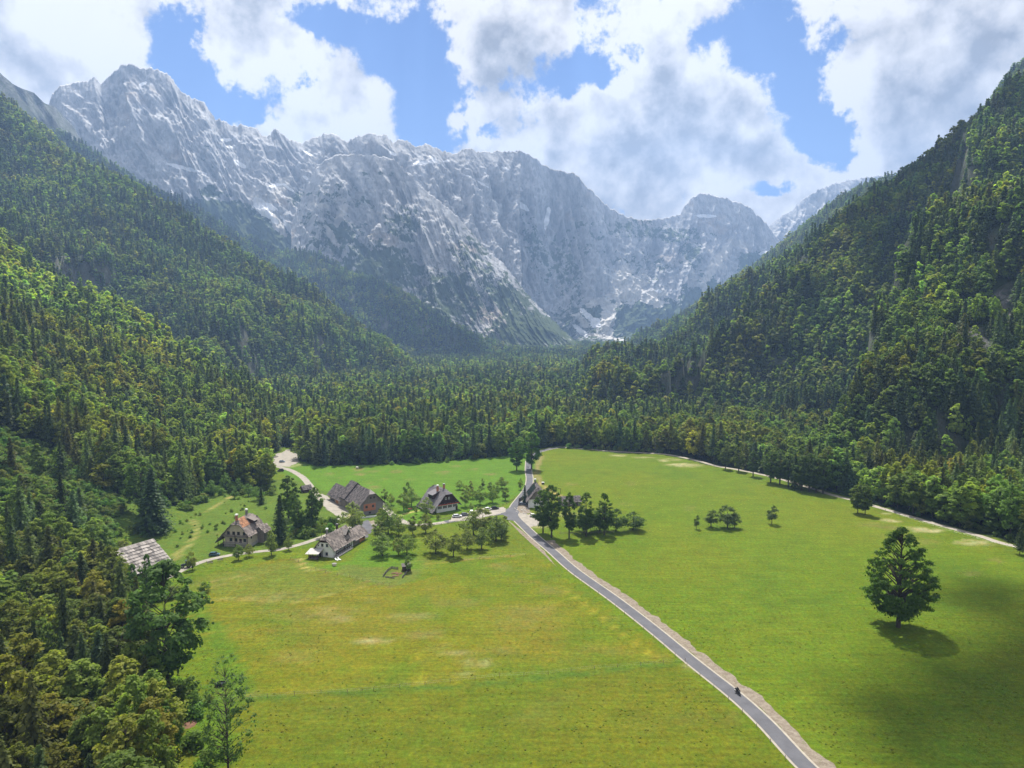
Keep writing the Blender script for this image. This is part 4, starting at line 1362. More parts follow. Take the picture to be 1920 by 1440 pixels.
# group of trees before the right track
for i, (u, v, h) in enumerate([(1412, 893, 50), (1445, 905, 60), (1462, 908, 66), (1478, 912, 62), (1490, 917, 70), (1503, 920, 66), (1517, 922, 72), (1530, 924, 68), (1543, 926, 66), (1500, 913, 60), (1524, 915, 64), (1385, 884, 46), (1360, 880, 44)]):
    single('edge_tree', ROWT[i % 3] if i != 4 else HI_S[2], 25, u, v, h, 'leafy tree of the dark clump standing before the right track' if i < 11 else 'leafy tree of the pair left of the dark clump', 'tree', (.62, .72, .7) if i < 11 else (.9, .85, .7), 'clump of trees before the right track' if i < 11 else 'pair of trees left of the clump', 1.0)
single('edge_tree', HI_B[0], 21, 1608, 962, 56, 'leafy tree left of a close pair standing on the meadow side of the right track', 'tree', (.85, .85, .8), None, 1.15)
single('edge_tree', HI_B[1], 21, 1622, 965, 57, 'leafy tree right of a close pair standing on the meadow side of the right track', 'tree', (.8, .85, .8), None, 1.1)
single('edge_tree', HI_S[1], 25, 1912, 1040, 60, 'slim tree beside the right track where it leaves the picture', 'tree', (.8, .8, .8))
# little fruit trees in the right meadow
for (u, v, h, w, lab) in [(1306, 992, 27, .55, 'smallest of four little trees in the right meadow, leftmost'), (1333, 989, 34, 1.0, 'second of the little meadow trees, round and dark'), (1364, 990, 42, 1.15, 'largest of the little meadow trees with a double crown'), (1447, 983, 36, .75, 'little tree standing apart in the right meadow')]:
    single('fruit_tree', FRUIT[1], 7.5, u, v, h, lab, 'fruit tree', (.75, .8, .85), 'little trees in the right meadow', w)
single('fruit_tree', FRUIT[0], 7.5, 1377, 990, 30, 'lower side crown tree touching the largest little meadow tree', 'fruit tree', (.72, .8, .85), 'little trees in the right meadow', .9)
# orchards
ORCH = [(717, 1042, 42, 1.25, 'wide tree left of the lawn by the white cottage'), (747, 1041, 32, 1.1, 'tree between the lawn pair of orchard trees'), (763, 1040, 38, 1.1, 'bushy tree beside the pair on the lawn edge'), (766, 1072, 30, .8, 'thin tree at the corner of the little garden fence'),
        (817, 1038, 44, 1.35, 'widest orchard tree in the front row'), (850, 1044, 44, 1.1, 'orchard tree with a straight trunk at the row front'), (876, 1031, 38, 1.05, 'orchard tree with a slanting trunk'), (903, 1030, 40, 1.15, 'pale orchard tree in the front row'),
        (930, 1015, 46, 1.2, 'rightmost tall orchard tree beside the road'), (906, 1004, 52, 1.2, 'broad tree in the middle of the right orchard'), (888, 1005, 46, 1.2, 'broad tree at the left of the right orchard'), (946, 1004, 36, .9, 'light tree by the road junction in the orchard'), (921, 992, 25, .9, 'orchard tree nearest the parked cars'), (940, 1012, 42, .9, 'small tree behind the rightmost orchard tree'),
        (748, 1006, 36, 1.0, 'dark round tree left of the orchard pair near the lane'), (774, 1002, 34, .95, 'leaning tree near the lane'), (798, 1000, 36, 1.0, 'green tree right of the leaning one near the lane'),
        (713, 1010, 34, 1.2, 'bushy tree right of the cottage yard'), (728, 1001, 56, .85, 'tall green tree between the cottage and the long barn'), (716, 998, 44, .9, 'green tree close left of the tall one by the long barn'), (661, 998, 56, 1.0, 'yellow green tree in front of the long barn'),
        (447, 1050, 28, 1.0, 'leaning young tree beside the lane before the farmhouse'), (467, 1044, 24, .8, 'thin young tree beside the lane before the farmhouse'), (509, 1041, 44, .85, 'leafy tree right of the farmhouse on the lane edge'), (541, 1032, 26, .8, 'small tree beside the lane between farmhouse and cottage'), (361, 1068, 34, .8, 'small round tree beside the tractor'), (603, 1008, 36, .5, 'thin tree behind the cottage gable'),
        (721, 942, 26, .9, 'round tree behind the long barn gable'), (733, 947, 22, .9, 'light tree behind the long barn gable'), (757, 958, 36, 1.0, 'dark tree over the garden seats'), (772, 950, 34, 1.0, 'light tree left of the inn roof'), (764, 944, 40, .7, 'thin pale tree left of the inn'), (800, 968, 36, 1.0, 'thick round tree at the inn corner'),
        (872, 950, 32, .8, 'tree close to the right gable of the inn'), (862, 918, 18, 1.0, 'first tree of the back orchard row'), (883, 921, 20, .9, 'second tree of the back orchard row'), (900, 946, 36, .9, 'tallest tree of the back orchard'), (874, 930, 22, 1.0, 'low tree at the back orchard edge'), (886, 935, 20, 1.0, 'tree in the middle of the back orchard'),
        (905, 915, 18, .8, 'thin tree at the back of the orchard'), (923, 943, 30, 1.0, 'bright tree at the front of the back orchard'), (921, 926, 24, 1.0, 'dense dark tree in the back orchard'), (941, 916, 22, 1.2, 'spreading tree at the far right of the back orchard'), (948, 938, 24, 1.1, 'spreading tree nearest the upper road in the back orchard'), (976, 918, 22, .6, 'slim tree alone beside the upper road'), (931, 931, 22, .9, 'small tree between two orchard trees'),
        (883, 958, 16, .8, 'little bush tree at the inn forecourt'), (896, 957, 9, .9, 'small dark round bush by the parked cars'), (822, 974, 12, 1.1, 'round bright bush on the inn terrace'), (780, 964, 14, .7, 'small conical shrub on the lawn near the lane'), (518, 885, 1, .1, '')]
for i, (u, v, h, w, lab) in enumerate(ORCH):
    if not lab: continue
    bright_ = random.uniform(1.0, 1.4)
    w *= .88
    single('fruit_tree', FRUIT[i % 4], 7.5, u, v, h, lab, 'fruit tree' if h > 16 else 'bush', (bright_ * random.uniform(.85, 1.1), bright_ * .97, bright_ * random.uniform(.6, .85)), 'fruit trees around the farm', w)
# tall trees around the farm
for (nm, ms, H, u, v, h, w, tc, lab) in [('spruce_tree', BIGS, 28, 526, 1018, 88, 1.55, (.8, .9, .95), 'dark cone-shaped tree right of the farmhouse'), ('leafy_tree', ROWT[0], 25, 541, 972, 80, 1.1, (.8, .95, .8), 'tall leafy tree behind the cone-shaped one'), ('leafy_tree', ROWT[2], 25, 560, 1000, 62, .9, (.6, .75, .7), 'dark leafy tree between the farmhouse and the yard'),
                                        ('leafy_tree', ROWT[0], 25, 586, 993, 72, .85, (.55, .7, .7), 'dark leafy tree beside the gravel yard'), ('leafy_tree', HI_B[2], 21, 592, 975, 62, .9, (.95, 1.05, .8), 'lighter leafy tree at the yard corner'), ('leafy_tree', FRUIT[2], 7.5, 575, 996, 40, .7, (.7, .9, .8), 'low bright tree beneath the dark trees by the yard'),
                                        ('leafy_tree', ROWT[1], 25, 552, 985, 58, .8, (.7, .85, .8), 'leafy tree standing behind the dark yard trees'), ('garden_conifer', YOUNG, 12, 984, 945, 36, 1.3, (.8, .9, 1.5), 'small bluish conifer beside the solar-roofed house'),
                                        ('spruce_tree', YOUNG, 12, 490, 945, 32, 1.8, (.9, .95, .9), 'small dense conifer at the right end of the slope shrubs')]:
    single(nm, ms, H, u, v, h, lab, 'tree', tc, None, w)
for i, (u, v, h) in enumerate([(372, 925, 34), (385, 918, 38), (398, 930, 30), (412, 915, 40), (424, 920, 34), (436, 908, 38), (447, 925, 28), (455, 912, 36), (466, 930, 24), (475, 915, 40), (482, 938, 26), (350, 935, 26), (440, 935, 20), (360, 918, 40)]):
    if i % 2: single('young_spruce', YOUNG, 12, u, v, h, 'young spruce in the thicket at the top of the grassy slope', 'spruce tree', (.95, 1.05, 1), 'young spruces above the slope', 1.6)
    else: single('young_tree', FRUIT[i % 4], 7.5, u, v, h, 'young leafy tree in the thicket at the top of the grassy slope', 'tree', (.85, 1.1, .8), 'young leafy trees above the slope', .8)
# trees over the shed
for (ms, H, u, v, h, w, tc, lab) in [(ASH, 27, 250, 1150, 86, .55, (.7, .95, 1.2), 'slim leafy tree below the shed'), (ASH, 27, 277, 1128, 84, .5, (.8, 1, 1.2), 'slim pale-leaved tree whose top hides part of the shed roof'), (HI_B[3], 21, 268, 1210, 108, .75, (.7, .9, 1.1), 'leafy tree beneath the shed at the wood edge'), (HI_B[1], 21, 225, 1120, 60, 1.1, (.8, 1, 1.0), 'bushy tree hiding the left eave of the shed'),
                                     (HI_B[2], 21, 215, 1065, 44, 1.1, (.9, 1.1, 1.0), 'bushy tree at the back left corner of the shed'), (HI_B[0], 21, 345, 1150, 42, 1.0, (.8, 1.05, 1.0), 'low leafy tree on the meadow edge below the lane'), (HI_B[0], 21, 312, 1440, 92, 1.0, (.8, 1.05, 1.0), 'bright bushy tree at the bottom left corner of the meadow')]:
    single('leafy_tree', ms, H, u, v, h, lab, 'tree', tc, None, w)

# ------------------------------------------------------------------ roads, lanes, yards
def smooth_line(pts, step=2.0):
    p = np.array([q[:2] for q in pts], float)
    p = np.concatenate([[2 * p[0] - p[1]], p, [2 * p[-1] - p[-2]]])
    out = []
    for i in range(1, len(p) - 2):
        n = max(2, int(np.hypot(*(p[i + 1] - p[i])) / step))
        for t in np.arange(n) / n:
            a, b, c_, d = p[i - 1], p[i], p[i + 1], p[i + 2]
            out.append(.5 * ((2 * b) + (-a + c_) * t + (2 * a - 5 * b + 4 * c_ - d) * t ** 2 + (-a + 3 * b - 3 * c_ + d) * t ** 3))
    out.append(p[-2])
    return np.array(out)


def ribbon(name, line, a, b_, lift, mat, label=None, wob=0.0, seed=0.0, parent=None, kind='structure', taper=False):
    """strip following a line, from offset a to offset b (positive = right of travel)"""
    d = np.gradient(line, axis=0)
    d /= np.hypot(d[:, 0], d[:, 1])[:, None]
    nr = np.stack([d[:, 1], -d[:, 0]], 1)
    m = len(line)
    t = np.arange(m)
    A = a + wob * .4 * fbm(t / 3.0, 0 * t, seed, 3)
    B = b_ + wob * fbm(t / 2.6, 0 * t, seed + 5, 4)
    if taper:
        k = np.clip(np.minimum(t, m - 1 - t) / 14, 0.05, 1)
        B = A + (B - A) * k
    cs = np.linspace(0, 1, 5)
    P = line[:, None, :] + nr[:, None, :] * (A[:, None] + (B - A)[:, None] * cs[None])[..., None]
    Zr = hz(P[..., 0], P[..., 1]) + lift
    V_ = np.concatenate([P, Zr[..., None]], -1).reshape(-1, 3)
    ii = np.arange(m * 5).reshape(m, 5)
    q = np.stack([ii[:-1, :-1], ii[:-1, 1:], ii[1:, 1:], ii[1:, :-1]], -1).reshape(-1, 4)
    me = mesh_np(name, V_, q, MAT[mat], True, 4)
    o = link(name, me, parent)
    if not parent: tag(o, label=label, kind=kind)
    return o


def patch(name, px, lift, mat, label, cell=.8, w=.8, seed=1.0):
    poly = hits(px) if not isinstance(px[0][0], float) else px
    P = np.array(poly)
    gx, gy = np.arange(P[:, 0].min() - 1, P[:, 0].max() + 1, cell), np.arange(P[:, 1].min() - 1, P[:, 1].max() + 1, cell)
    Xg, Yg = np.meshgrid(gx, gy)
    Zg = hz(Xg, Yg) + lift
    ii = np.arange(Xg.size).reshape(Xg.shape)
    q = np.stack([ii[:-1, :-1], ii[:-1, 1:], ii[1:, 1:], ii[1:, :-1]], -1).reshape(-1, 4)
    cx_, cy_ = Xg.ravel()[q].mean(1), Yg.ravel()[q].mean(1)
    k = smooth_in(cx_, cy_, poly, w, seed) > .5
    q = q[k]
    used = np.unique(q)
    rm = np.full(Xg.size, -1); rm[used] = np.arange(len(used))
    V_ = np.stack([Xg, Yg, Zg], -1).reshape(-1, 3)[used]
    o = link(name, mesh_np(name, V_, rm[q], MAT[mat], True, 4))
    tag(o, label=label, kind='structure')
    return o


main_px = [(1600, 1510), (1514, 1440), (1436, 1357), (1377, 1303), (1300, 1242), (1225, 1180), (1150, 1122), (1077, 1070), (1036, 1034), (1005, 1008), (984, 988), (969, 973), (962, 962), (964, 950), (975, 935), (986, 921), (992, 908), (993, 896), (991, 884), (991, 872), (993, 860), (1004, 850), (1030, 842), (1056, 838)]
MAIN = smooth_line(hits(main_px))
ribbon('main_road', MAIN, -2.55, 2.55, .05, 'edge', 'narrow country road with pale concrete edges across the meadows')
ribbon('road', MAIN, -1.95, 1.95, .085, 'asphalt', 'grey asphalt surface of the country road')
k_ = int(np.argmin(np.hypot(MAIN[:, 0] - hit(1012, 1012).x, MAIN[:, 1] - hit(1012, 1012).y)))
ribbon('earth_verge', MAIN[:k_], 2.5, 5.7, .035, 'verge', 'strip of churned brown earth along the right side of the road', 1.7, 3, taper=False)
k2 = int(np.argmin(np.hypot(MAIN[:, 0] - hit(960, 968).x, MAIN[:, 1] - hit(960, 968).y)))
k3 = int(np.argmin(np.hypot(MAIN[:, 0] - hit(1060, 1060).x, MAIN[:, 1] - hit(1060, 1060).y)))
ribbon('earth_verge', MAIN[k3:k2], -5.0, -2.5, .035, 'verge', 'short strip of bare earth left of the road by the orchard', .9, 5, taper=True)
west = smooth_line(hits([(957, 962), (940, 963), (920, 965), (895, 969), (862, 974), (835, 979), (805, 983), (775, 984), (752, 976), (733, 963), (722, 950), (712, 940)]))
kk2 = len(west) * 22 // 100
ribbon('side_road', west[:kk2 + 6], -2.4, 2.4, .065, 'asphalt', 'asphalt side road leaving the junction towards the inn')
ribbon('farm_lane', west, -1.9, 1.9, .05, 'gravel', 'pale gravel lane from the junction past the inn to the long barn', .25, 8)
lane = smooth_line(hits([(240, 1122), (275, 1103), (304, 1088), (341, 1069), (377, 1054), (421, 1043), (486, 1034), (525, 1030), (565, 1020), (606, 1006), (640, 992), (690, 985), (740, 982), (775, 984)]))
ribbon('farm_lane', lane, -1.5, 1.7, .055, 'gravel', 'pale gravel lane past farmhouse and cottage', .4, 9)
upper = smooth_line(hits([(640, 968), (620, 950), (604, 937), (590, 924), (579, 908), (566, 894), (545, 882), (525, 876), (507, 869), (507, 863), (518, 857), (534, 852), (541, 843)]))
ribbon('farm_lane', upper, -2.1, 2.1, .05, 'gravel', 'white gravel lane curving from the yard to the far left wood', .4, 10)
track = smooth_line(rd_r)
ribbon('forest_track', track, -1.9, 1.9, .05, 'edge', 'pale gravel track skirting the wood on the right', .4, 12)
patch('farmyard', [(592, 926), (606, 926), (640, 948), (655, 955), (648, 972), (628, 966), (608, 950)], .06, 'gravel', 'pale gravel yard in front of the long barn', w=.9)
patch('cottage_yard', [(655, 1020), (690, 1008), (700, 990), (690, 975), (660, 985), (650, 1003)], .062, 'asphalt', 'grey yard behind the white cottage', w=.7)
patch('car_park', [(842, 978), (848, 970), (880, 961), (905, 953), (945, 951), (952, 958), (930, 966), (880, 976)], .068, 'gravel', 'gravel car park in front of the inn', w=.7)
patch('forecourt', [(966, 968), (975, 962), (1008, 968), (1012, 985), (985, 990), (975, 978)], .06, 'gravel', 'pale gravel forecourt beside the junction', w=.7)
patch('terrace_garden', [(960, 960), (966, 946), (990, 946), (996, 962), (975, 966)], .05, 'verge', 'rockery bed between the junction and the solar-roofed house', w=.7)
patch('bare_earth', [(660, 984), (700, 976), (706, 990), (668, 1000)], .05, 'verge', 'bare trampled earth before the long barn', w=1.2)
patch('junction_fill', [(950, 975), (944, 966), (950, 955), (962, 948), (972, 958), (972, 978), (960, 976)], .075, 'asphalt', 'widened asphalt of the road junction', w=.3, cell=.5)
patch('gravel_bank', [(505, 872), (515, 852), (538, 846), (556, 850), (560, 868), (540, 876)], .04, 'gravel', 'gravel banks at the far end of the white lane', w=2.6)

# ------------------------------------------------------------------ buildings
def plane_boards(mb, O, U, Vd, N, inside, ulen, vlen, bw, rh, th=.07, skip=0.0, g=random):
    """rows of overlapping boards on a roof plane; O origin at the eave, U along, Vd up the slope"""
    nr = int(vlen / rh)
    for r in range(nr):
        u = g.uniform(-.5, 0) * bw
        while u < ulen:
            w = bw * g.uniform(.8, 1.2)
            uc, vc = u + w / 2, (r + .5) * rh
            if inside(uc, vc) and g.random() > skip:
                a, b_ = uc - w * .485, uc + w * .485
                v0, v1 = vc - rh * .62, vc + rh * .5
                l0, l1 = th * 1.7 + g.uniform(0, .04), th * .4
                pts = [O + U * a + Vd * v0 + N * l0, O + U * b_ + Vd * v0 + N * l0, O + U * b_ + Vd * v1 + N * l1, O + U * a + Vd * v1 + N * l1]
                mb.solid([p - N * th for p in pts], N * th, g.random())
            u += w


def gable_roof(parent, L, Wd, ez, rz_, oh, mat, x0=0.0, y0=0.0, hips=(0, 0), hipk=.45, ov=.9, bw=.6, rh=.85, name='roof', shingle='stuff', ydrop=(0, 0), skip=0.0, thick=.18):
    """gable roof, ridge along local x; hips = length of the half hips at -x and +x end; ydrop extends the eave of the -y / +y side"""
    roof = MB()
    boards = []
    half = Wd / 2
    sl = (rz_ - ez) / half
    hx = L / 2 + ov
    for sgn, ex in ((-1, ydrop[0]), (1, ydrop[1])):
        he = half + oh + ex
        zr = rz_
        ze = rz_ - sl * he
        # hip start height fraction along the slope (from the ridge down)
        d1 = [hipk * half if h else 0 for h in hips]
        poly = [(-hx, he), (hx, he)]
        if hips[1]: poly += [(hx, d1[1]), (hx - hips[1], 0)]
        else: poly += [(hx, 0)]
        if hips[0]: poly += [(-hx + hips[0], 0), (-hx, d1[0])]
        else: poly += [(-hx, 0)]
        V3 = [Vector((x0 + a, y0 + sgn * b_, zr - sl * b_)) for a, b_ in poly]
        nrm = Vector((0, sgn * sl, 1)).normalized()
        roof.solid([p - nrm * thick for p in V3] if sgn > 0 else [p - nrm * thick for p in V3][::-1], nrm * thick)
        O = Vector((x0 - hx, y0 + sgn * he, ze))
        U = Vector((1, 0, 0))
        Vd = Vector((0, -sgn, sl)).normalized()
        k = math.hypot(1, sl)
        pl = [(a + hx, (he - b_) * k) for a, b_ in poly]
        boards.append((O, U, Vd, nrm, pl, 2 * hx, he * k))
    for e, h in ((-1, hips[0]), (1, hips[1])):
        if not h: continue
        d = hipk * half
        a, b_, c_ = Vector((x0 + e * hx, y0 - d, rz_ - sl * d)), Vector((x0 + e * hx, y0 + d, rz_ - sl * d)), Vector((x0 + e * (hx - h), y0, rz_))
        nrm = (b_ - a).cross(c_ - a)
        if nrm.z < 0: nrm = -nrm
        nrm.normalize()
        roof.solid([a - nrm * thick, b_ - nrm * thick, c_ - nrm * thick], nrm * thick)
        O, U = a.copy(), (b_ - a).normalized()
        Vd = nrm.cross(U)
        if Vd.z < 0: Vd = -Vd
        hh_ = (c_ - (a + b_) / 2).length
        boards.append((O, U, Vd, nrm, [(0, 0), (2 * d, 0), (d, hh_)], 2 * d, hh_))
    ro = roof.build(name, MAT[mat], parent)
    if shingle == 'stuff':
        mb = MB()
        for O, U, Vd, N_, pl, ul, vl in boards:
            plane_boards(mb, O, U, Vd, N_, lambda a, b_, pl=pl: bool(inpoly(a, b_, pl)), ul, vl, bw, rh, skip=skip)
        tag(mb.build('shingles', MAT[mat], ro), kind='stuff')
    elif shingle == 'single':
        for O, U, Vd, N_, pl, ul, vl in boards:
            nr = int(vl / rh)
            for r in range(nr):
                u = random.uniform(-.4, 0) * bw
                while u < ul - .1:
                    w = bw * random.uniform(.8, 1.25)
                    uc, vc = u + w / 2, (r + .5) * rh
                    if inpoly(uc, vc, pl):
                        mb = MB()
                        lift = random.uniform(.0, .12)
                        a, b_ = uc - w * .48, min(uc + w * .48, ul + .1)
                        v0, v1 = vc - rh * .64 - random.uniform(0, .1), vc + rh * .5
                        pts = [O + U * a + Vd * v0 + N_ * (.2 + lift), O + U * b_ + Vd * v0 + N_ * (.2 + lift), O + U * b_ + Vd * v1 + N_ * .03, O + U * a + Vd * v1 + N_ * .03]
                        mb.solid(pts, N_ * .06, 1.6 if random.random() < .05 else random.random())
                        mb.build('shingle', MAT[mat], ro)
                    u += w
    return ro


def walls(parent, L, Wd, ez, rz_, mat, x0=0.0, y0=0.0, z0=-1.0, top=None, name='wall', gable_mat=None, hipk=0.0, inset=.12):
    """pentagonal block; an optional upper gable in another material, 3 cm proud"""
    half = Wd / 2
    t = rz_ - inset
    e = ez - inset
    if hipk:
        zt = t - (t - e) * hipk
        prof = [(-half, z0), (half, z0), (half, e), (half * hipk, zt), (-half * hipk, zt), (-half, e)]
    else:
        prof = [(-half, z0), (half, z0), (half, e), (0, t), (-half, e)]
    mb = MB()
    mb.solid([Vector((x0 - L / 2, y0 + a, b_)) for a, b_ in prof], Vector((L, 0, 0)))
    o = mb.build(name, MAT[mat], parent)
    if gable_mat:
        zt0 = top if top else e
        gp = [(a, b_) for a, b_ in prof if b_ >= e - .01]
        lo_ = [(-half - .02, zt0), (half + .02, zt0)] if zt0 <= e else [(-half * (t - zt0) / (t - e), zt0), (half * (t - zt0) / (t - e), zt0)]
        gp2 = [p for p in gp if p[1] > zt0 + .02]
        for s_ in (-1, 1):
            m2 = MB()
            poly = [Vector((x0 + s_ * (L / 2 + .002), y0 + a, b_)) for a, b_ in lo_ + gp2]
            m2.solid(poly, Vector((s_ * .06, 0, 0)))
            # board battens
            a = -half + .3
            while a < half - .2:
                zb = min(t - abs(a) * (t - e) / half, prof[3][1] if hipk else t) - .15
                if zb - zt0 > .3: m2.box((x0 + s_ * (L / 2 + .085), y0 + a, (zt0 + zb) / 2), (.04, .07, zb - zt0), tint=random.random())
                a += .42
            m2.build('gable_cladding', MAT[gable_mat], parent)
    return o


def window(parent, p, face, w=1.0, h=1.3, frame='frame', shutters=None, sill=True):
    """face: 'x+','x-','y+','y-' of the local block"""
    s_ = 1 if face[1] == '+' else -1
    ax = face[0]
    x, y, z = p
    f = MB()
    th = .09
    def bb(m, du, dz, su, sz, out, dep, t=.5):
        if ax == 'x': m.box((x + s_ * out, y + du, z + dz), (dep, su, sz), tint=t)
        else: m.box((x + du, y + s_ * out, z + dz), (su, dep, sz), tint=t)
    bb(f, 0, h / 2, w + .16, .09, .04, .1); bb(f, 0, -h / 2, w + .16, .09, .04, .1)
    bb(f, -w / 2, 0, .09, h - .09, .04, .1); bb(f, w / 2, 0, .09, h - .09, .04, .1); bb(f, 0, 0, .05, h - .1, .035, .07)
    fr = f.build('window', MAT[frame], parent)
    g_ = MB(); bb(g_, 0, 0, w - .09, h - .09, .012, .02)
    g_.build('pane', MAT['glass'], fr)
    if sill:
        q = MB(); bb(q, 0, -h / 2 - .09, w + .3, .06, .09, .2); q.build('sill', MAT['stone'], fr)
    if shutters:
        for sg in (-1, 1):
            q = MB(); bb(q, sg * (w / 2 + .34), 0, .5, h + .05, .04, .05); q.build('shutter', MAT[shutters], fr)
    return fr


def door(parent, p, face, w=1.1, h=2.1, mat='wood_dark'):
    s_ = 1 if face[1] == '+' else -1
    x, y, z = p
    m = MB()
    if face[0] == 'x': m.box((x + s_ * .04, y, z + h / 2), (.1, w, h))
    else: m.box((x, y + s_ * .04, z + h / 2), (w, .1, h))
    o = m.build('door', MAT[mat], parent)
    k = MB()
    if face[0] == 'x': k.box((x + s_ * .12, y + w * .35, z + h * .5), (.06, .05, .16))
    else: k.box((x + w * .35, y + s_ * .12, z + h * .5), (.05, .06, .16))
    k.build('handle', MAT['metal'], o)
    return o


def chimney(parent, x, y, z0, z1, w=.8, mat='brick', cap='plaster'):
    m = MB(); m.box((x, y, (z0 + z1) / 2), (w, w, z1 - z0))
    o = m.build('chimney', MAT[mat], parent)
    c_ = MB(); c_.box((x, y, z1 + .08), (w + .3, w + .3, .14)); c_.box((x, y, z1 + .3), (w * .7, w * .7, .3)); c_.box((x, y, z1 + .5), (w + .2, w + .2, .1))
    c_.build('cap', MAT[cap], o)
    return o


def dormer(parent, x, y, side, w, d, zb, zt, mat, wallmat='wood_dark', fall=.25):
    """shed dormer on the slope facing side (+1/-1 in y)"""
    m = MB()
    y1 = y + side * d
    m.solid([Vector((x - w / 2, y, zb)), Vector((x - w / 2, y1, zb)), Vector((x - w / 2, y1, zt - fall * d)), Vector((x - w / 2, y, zt))], Vector((w, 0, 0)))
    o = m.build('dormer', MAT[wallmat], parent)
    r = MB()
    a = [Vector((x - w / 2 - .35, y - side * .6, zt + .12 + fall * .6)), Vector((x - w / 2 - .35, y1 + side * .6, zt + .12 - fall * (d + .6)))]
    n_ = Vector((0, side * fall, 1)).normalized()
    r.solid([a[0], a[1], a[1] + n_ * .16, a[0] + n_ * .16], Vector((w + .7, 0, 0)))
    ro = r.build('dormer_roof', MAT[mat], o)
    f = MB(); f.box((x, y1 + side * .03, (zb + zt - fall * d) / 2 + .1), (w * .6, .06, (zt - fall * d - zb) * .6))
    f.build('pane', MAT['glass'], o)
    return o


def bld(name, x, y, deg, label, cat, z=None):
    zz = float(hz(x, y)) if z is None else z
    return tag(empty(name, (x, y, zz), R(deg)), label, cat)


# 1 the old shed with the great pale roof (slope towards the viewer is local -y)
b = bld('shed', -147.0, 264.0, 63, 'old wooden shed with a huge pale weathered shingle roof beside the near wood', 'shed')
walls(b, 13.4, 18.6, 5.2, 11.8, 'wood_dark', z0=-3)
gable_roof(b, 13.4, 18.6, 5.2, 11.8, 1.9, 'shingle_pale', bw=1.05, rh=1.5, ov=1.4, shingle='single', thick=.3)
for xx in (-5, 0, 5):
    m = MB(); m.tube((xx, -10.6, -3), (xx, -9.6, 4.3), .14); m.build('post', MAT['wood_grey'], b)
m = MB(); m.box((3.2, -9.4, 1.5), (4.5, .14, 2.6)); m.build('door', MAT['wood_orange'], b)

# 2 farmhouse, gable towards the viewer is local -x
b = bld('farmhouse', -119.2, 303.0, 80, 'two-storey cream farmhouse with rust-brown shingle roof and wooden balcony', 'house')
walls(b, 12.5, 11.6, 6.0, 12.3, 'cream', hipk=.34, z0=-2)
walls(b, 12.9, 12.0, 1.4, 1.5, 'stone', z0=-2, name='plinth')
ro = gable_roof(b, 12.5, 11.6, 6.0, 12.3, .9, 'shingle_brown', hips=(3.0, 3.0), hipk=.36, ov=1.3, bw=.8, rh=1.0, ydrop=(0, 3.2))
rp = MB()
k = (12.3 - 6) / 5.8
N_ = Vector((0, -k, 1)).normalized()
plane_boards(rp, Vector((-7.3, -3.2, 12.3 - 3.2 * k)) + N_ * .06, Vector((1, 0, 0)), Vector((0, 1, k)).normalized(), N_, lambda a, b_: b_ < 4.7 and a > .3 + .35 * b_, 6.2, 4.8, .8, .9)
tag(rp.build('rust_shingles', MAT['shingle_rust'], ro), kind='stuff', label='rust-coloured shingles near the ridge')
chimney(ro, -5.6, .2, 11.2, 13.8, .85, 'brick')
chimney(ro, 2.6, .4, 11.6, 14.0, .8, 'greyplaster')
dormer(ro, 1.5, -1.9, -1, 3.0, 2.6, 9.0, 11.0, 'shingle_brown', 'wood_dark', .35)
wing = walls(b, 4.6, 3.6, 5.6, 7.6, 'wood_grey', x0=3.0, y0=-7.0, z0=-2, name='annex')
gable_roof(wing, 4.6, 3.6, 5.6, 7.6, .8, 'shingle_brown', x0=3.0, y0=-7.0, ov=.8, bw=.7, rh=.9, name='annex_roof')
for yy in (-3.6, -.9, 1.4, 3.9):
    if abs(yy) > 1.2 or yy < 0: window(b, (-6.25, yy, 5.9), 'x-', 1.15, 1.5, 'wood_dark')
for yy in (-3.8, .4, 2.8): window(b, (-6.25, yy, 3.0), 'x-', 1.2, 1.35, 'wood_dark')
window(b, (-4.4, -5.8, 4.2), 'y-', .8, 1.4, 'wood_dark')
door(b, (-6.25, -1.8, 1.5), 'x-', 1.2, 2.1)
for zz, nm in ((4.75, 'balcony'), (1.75, 'terrace')):
    m = MB(); m.box((-7.0, 0, zz), (1.5, 11.4, .14)); m.box((-7.68, 0, zz + .95), (.1, 11.4, .1))
    bal = m.build(nm, MAT['wood_grey'] if zz > 3 else MAT['stone'], b)
    for j in range(38):
        if j % 2 == 0 or zz > 3:
            r_ = MB(); r_.box((-7.68, -5.6 + j * .302, zz + .5), (.05, .14, .82), tint=random.random()); r_.build('baluster', MAT['wood_grey'], bal)
m = MB()
for yy in (-5.7, 0, 5.7): m.box((-7.6, yy, 2.9), (.22, .22, 5.6))
m.box((-3, 8.6, 1.6), (.22, .22, 5.2)); m.box((3, 8.6, 1.6), (.22, .22, 5.2)); m.box((-7, 8.6, 1.6), (.22, .22, 5.2))
m.build('posts', MAT['wood_dark'], b)

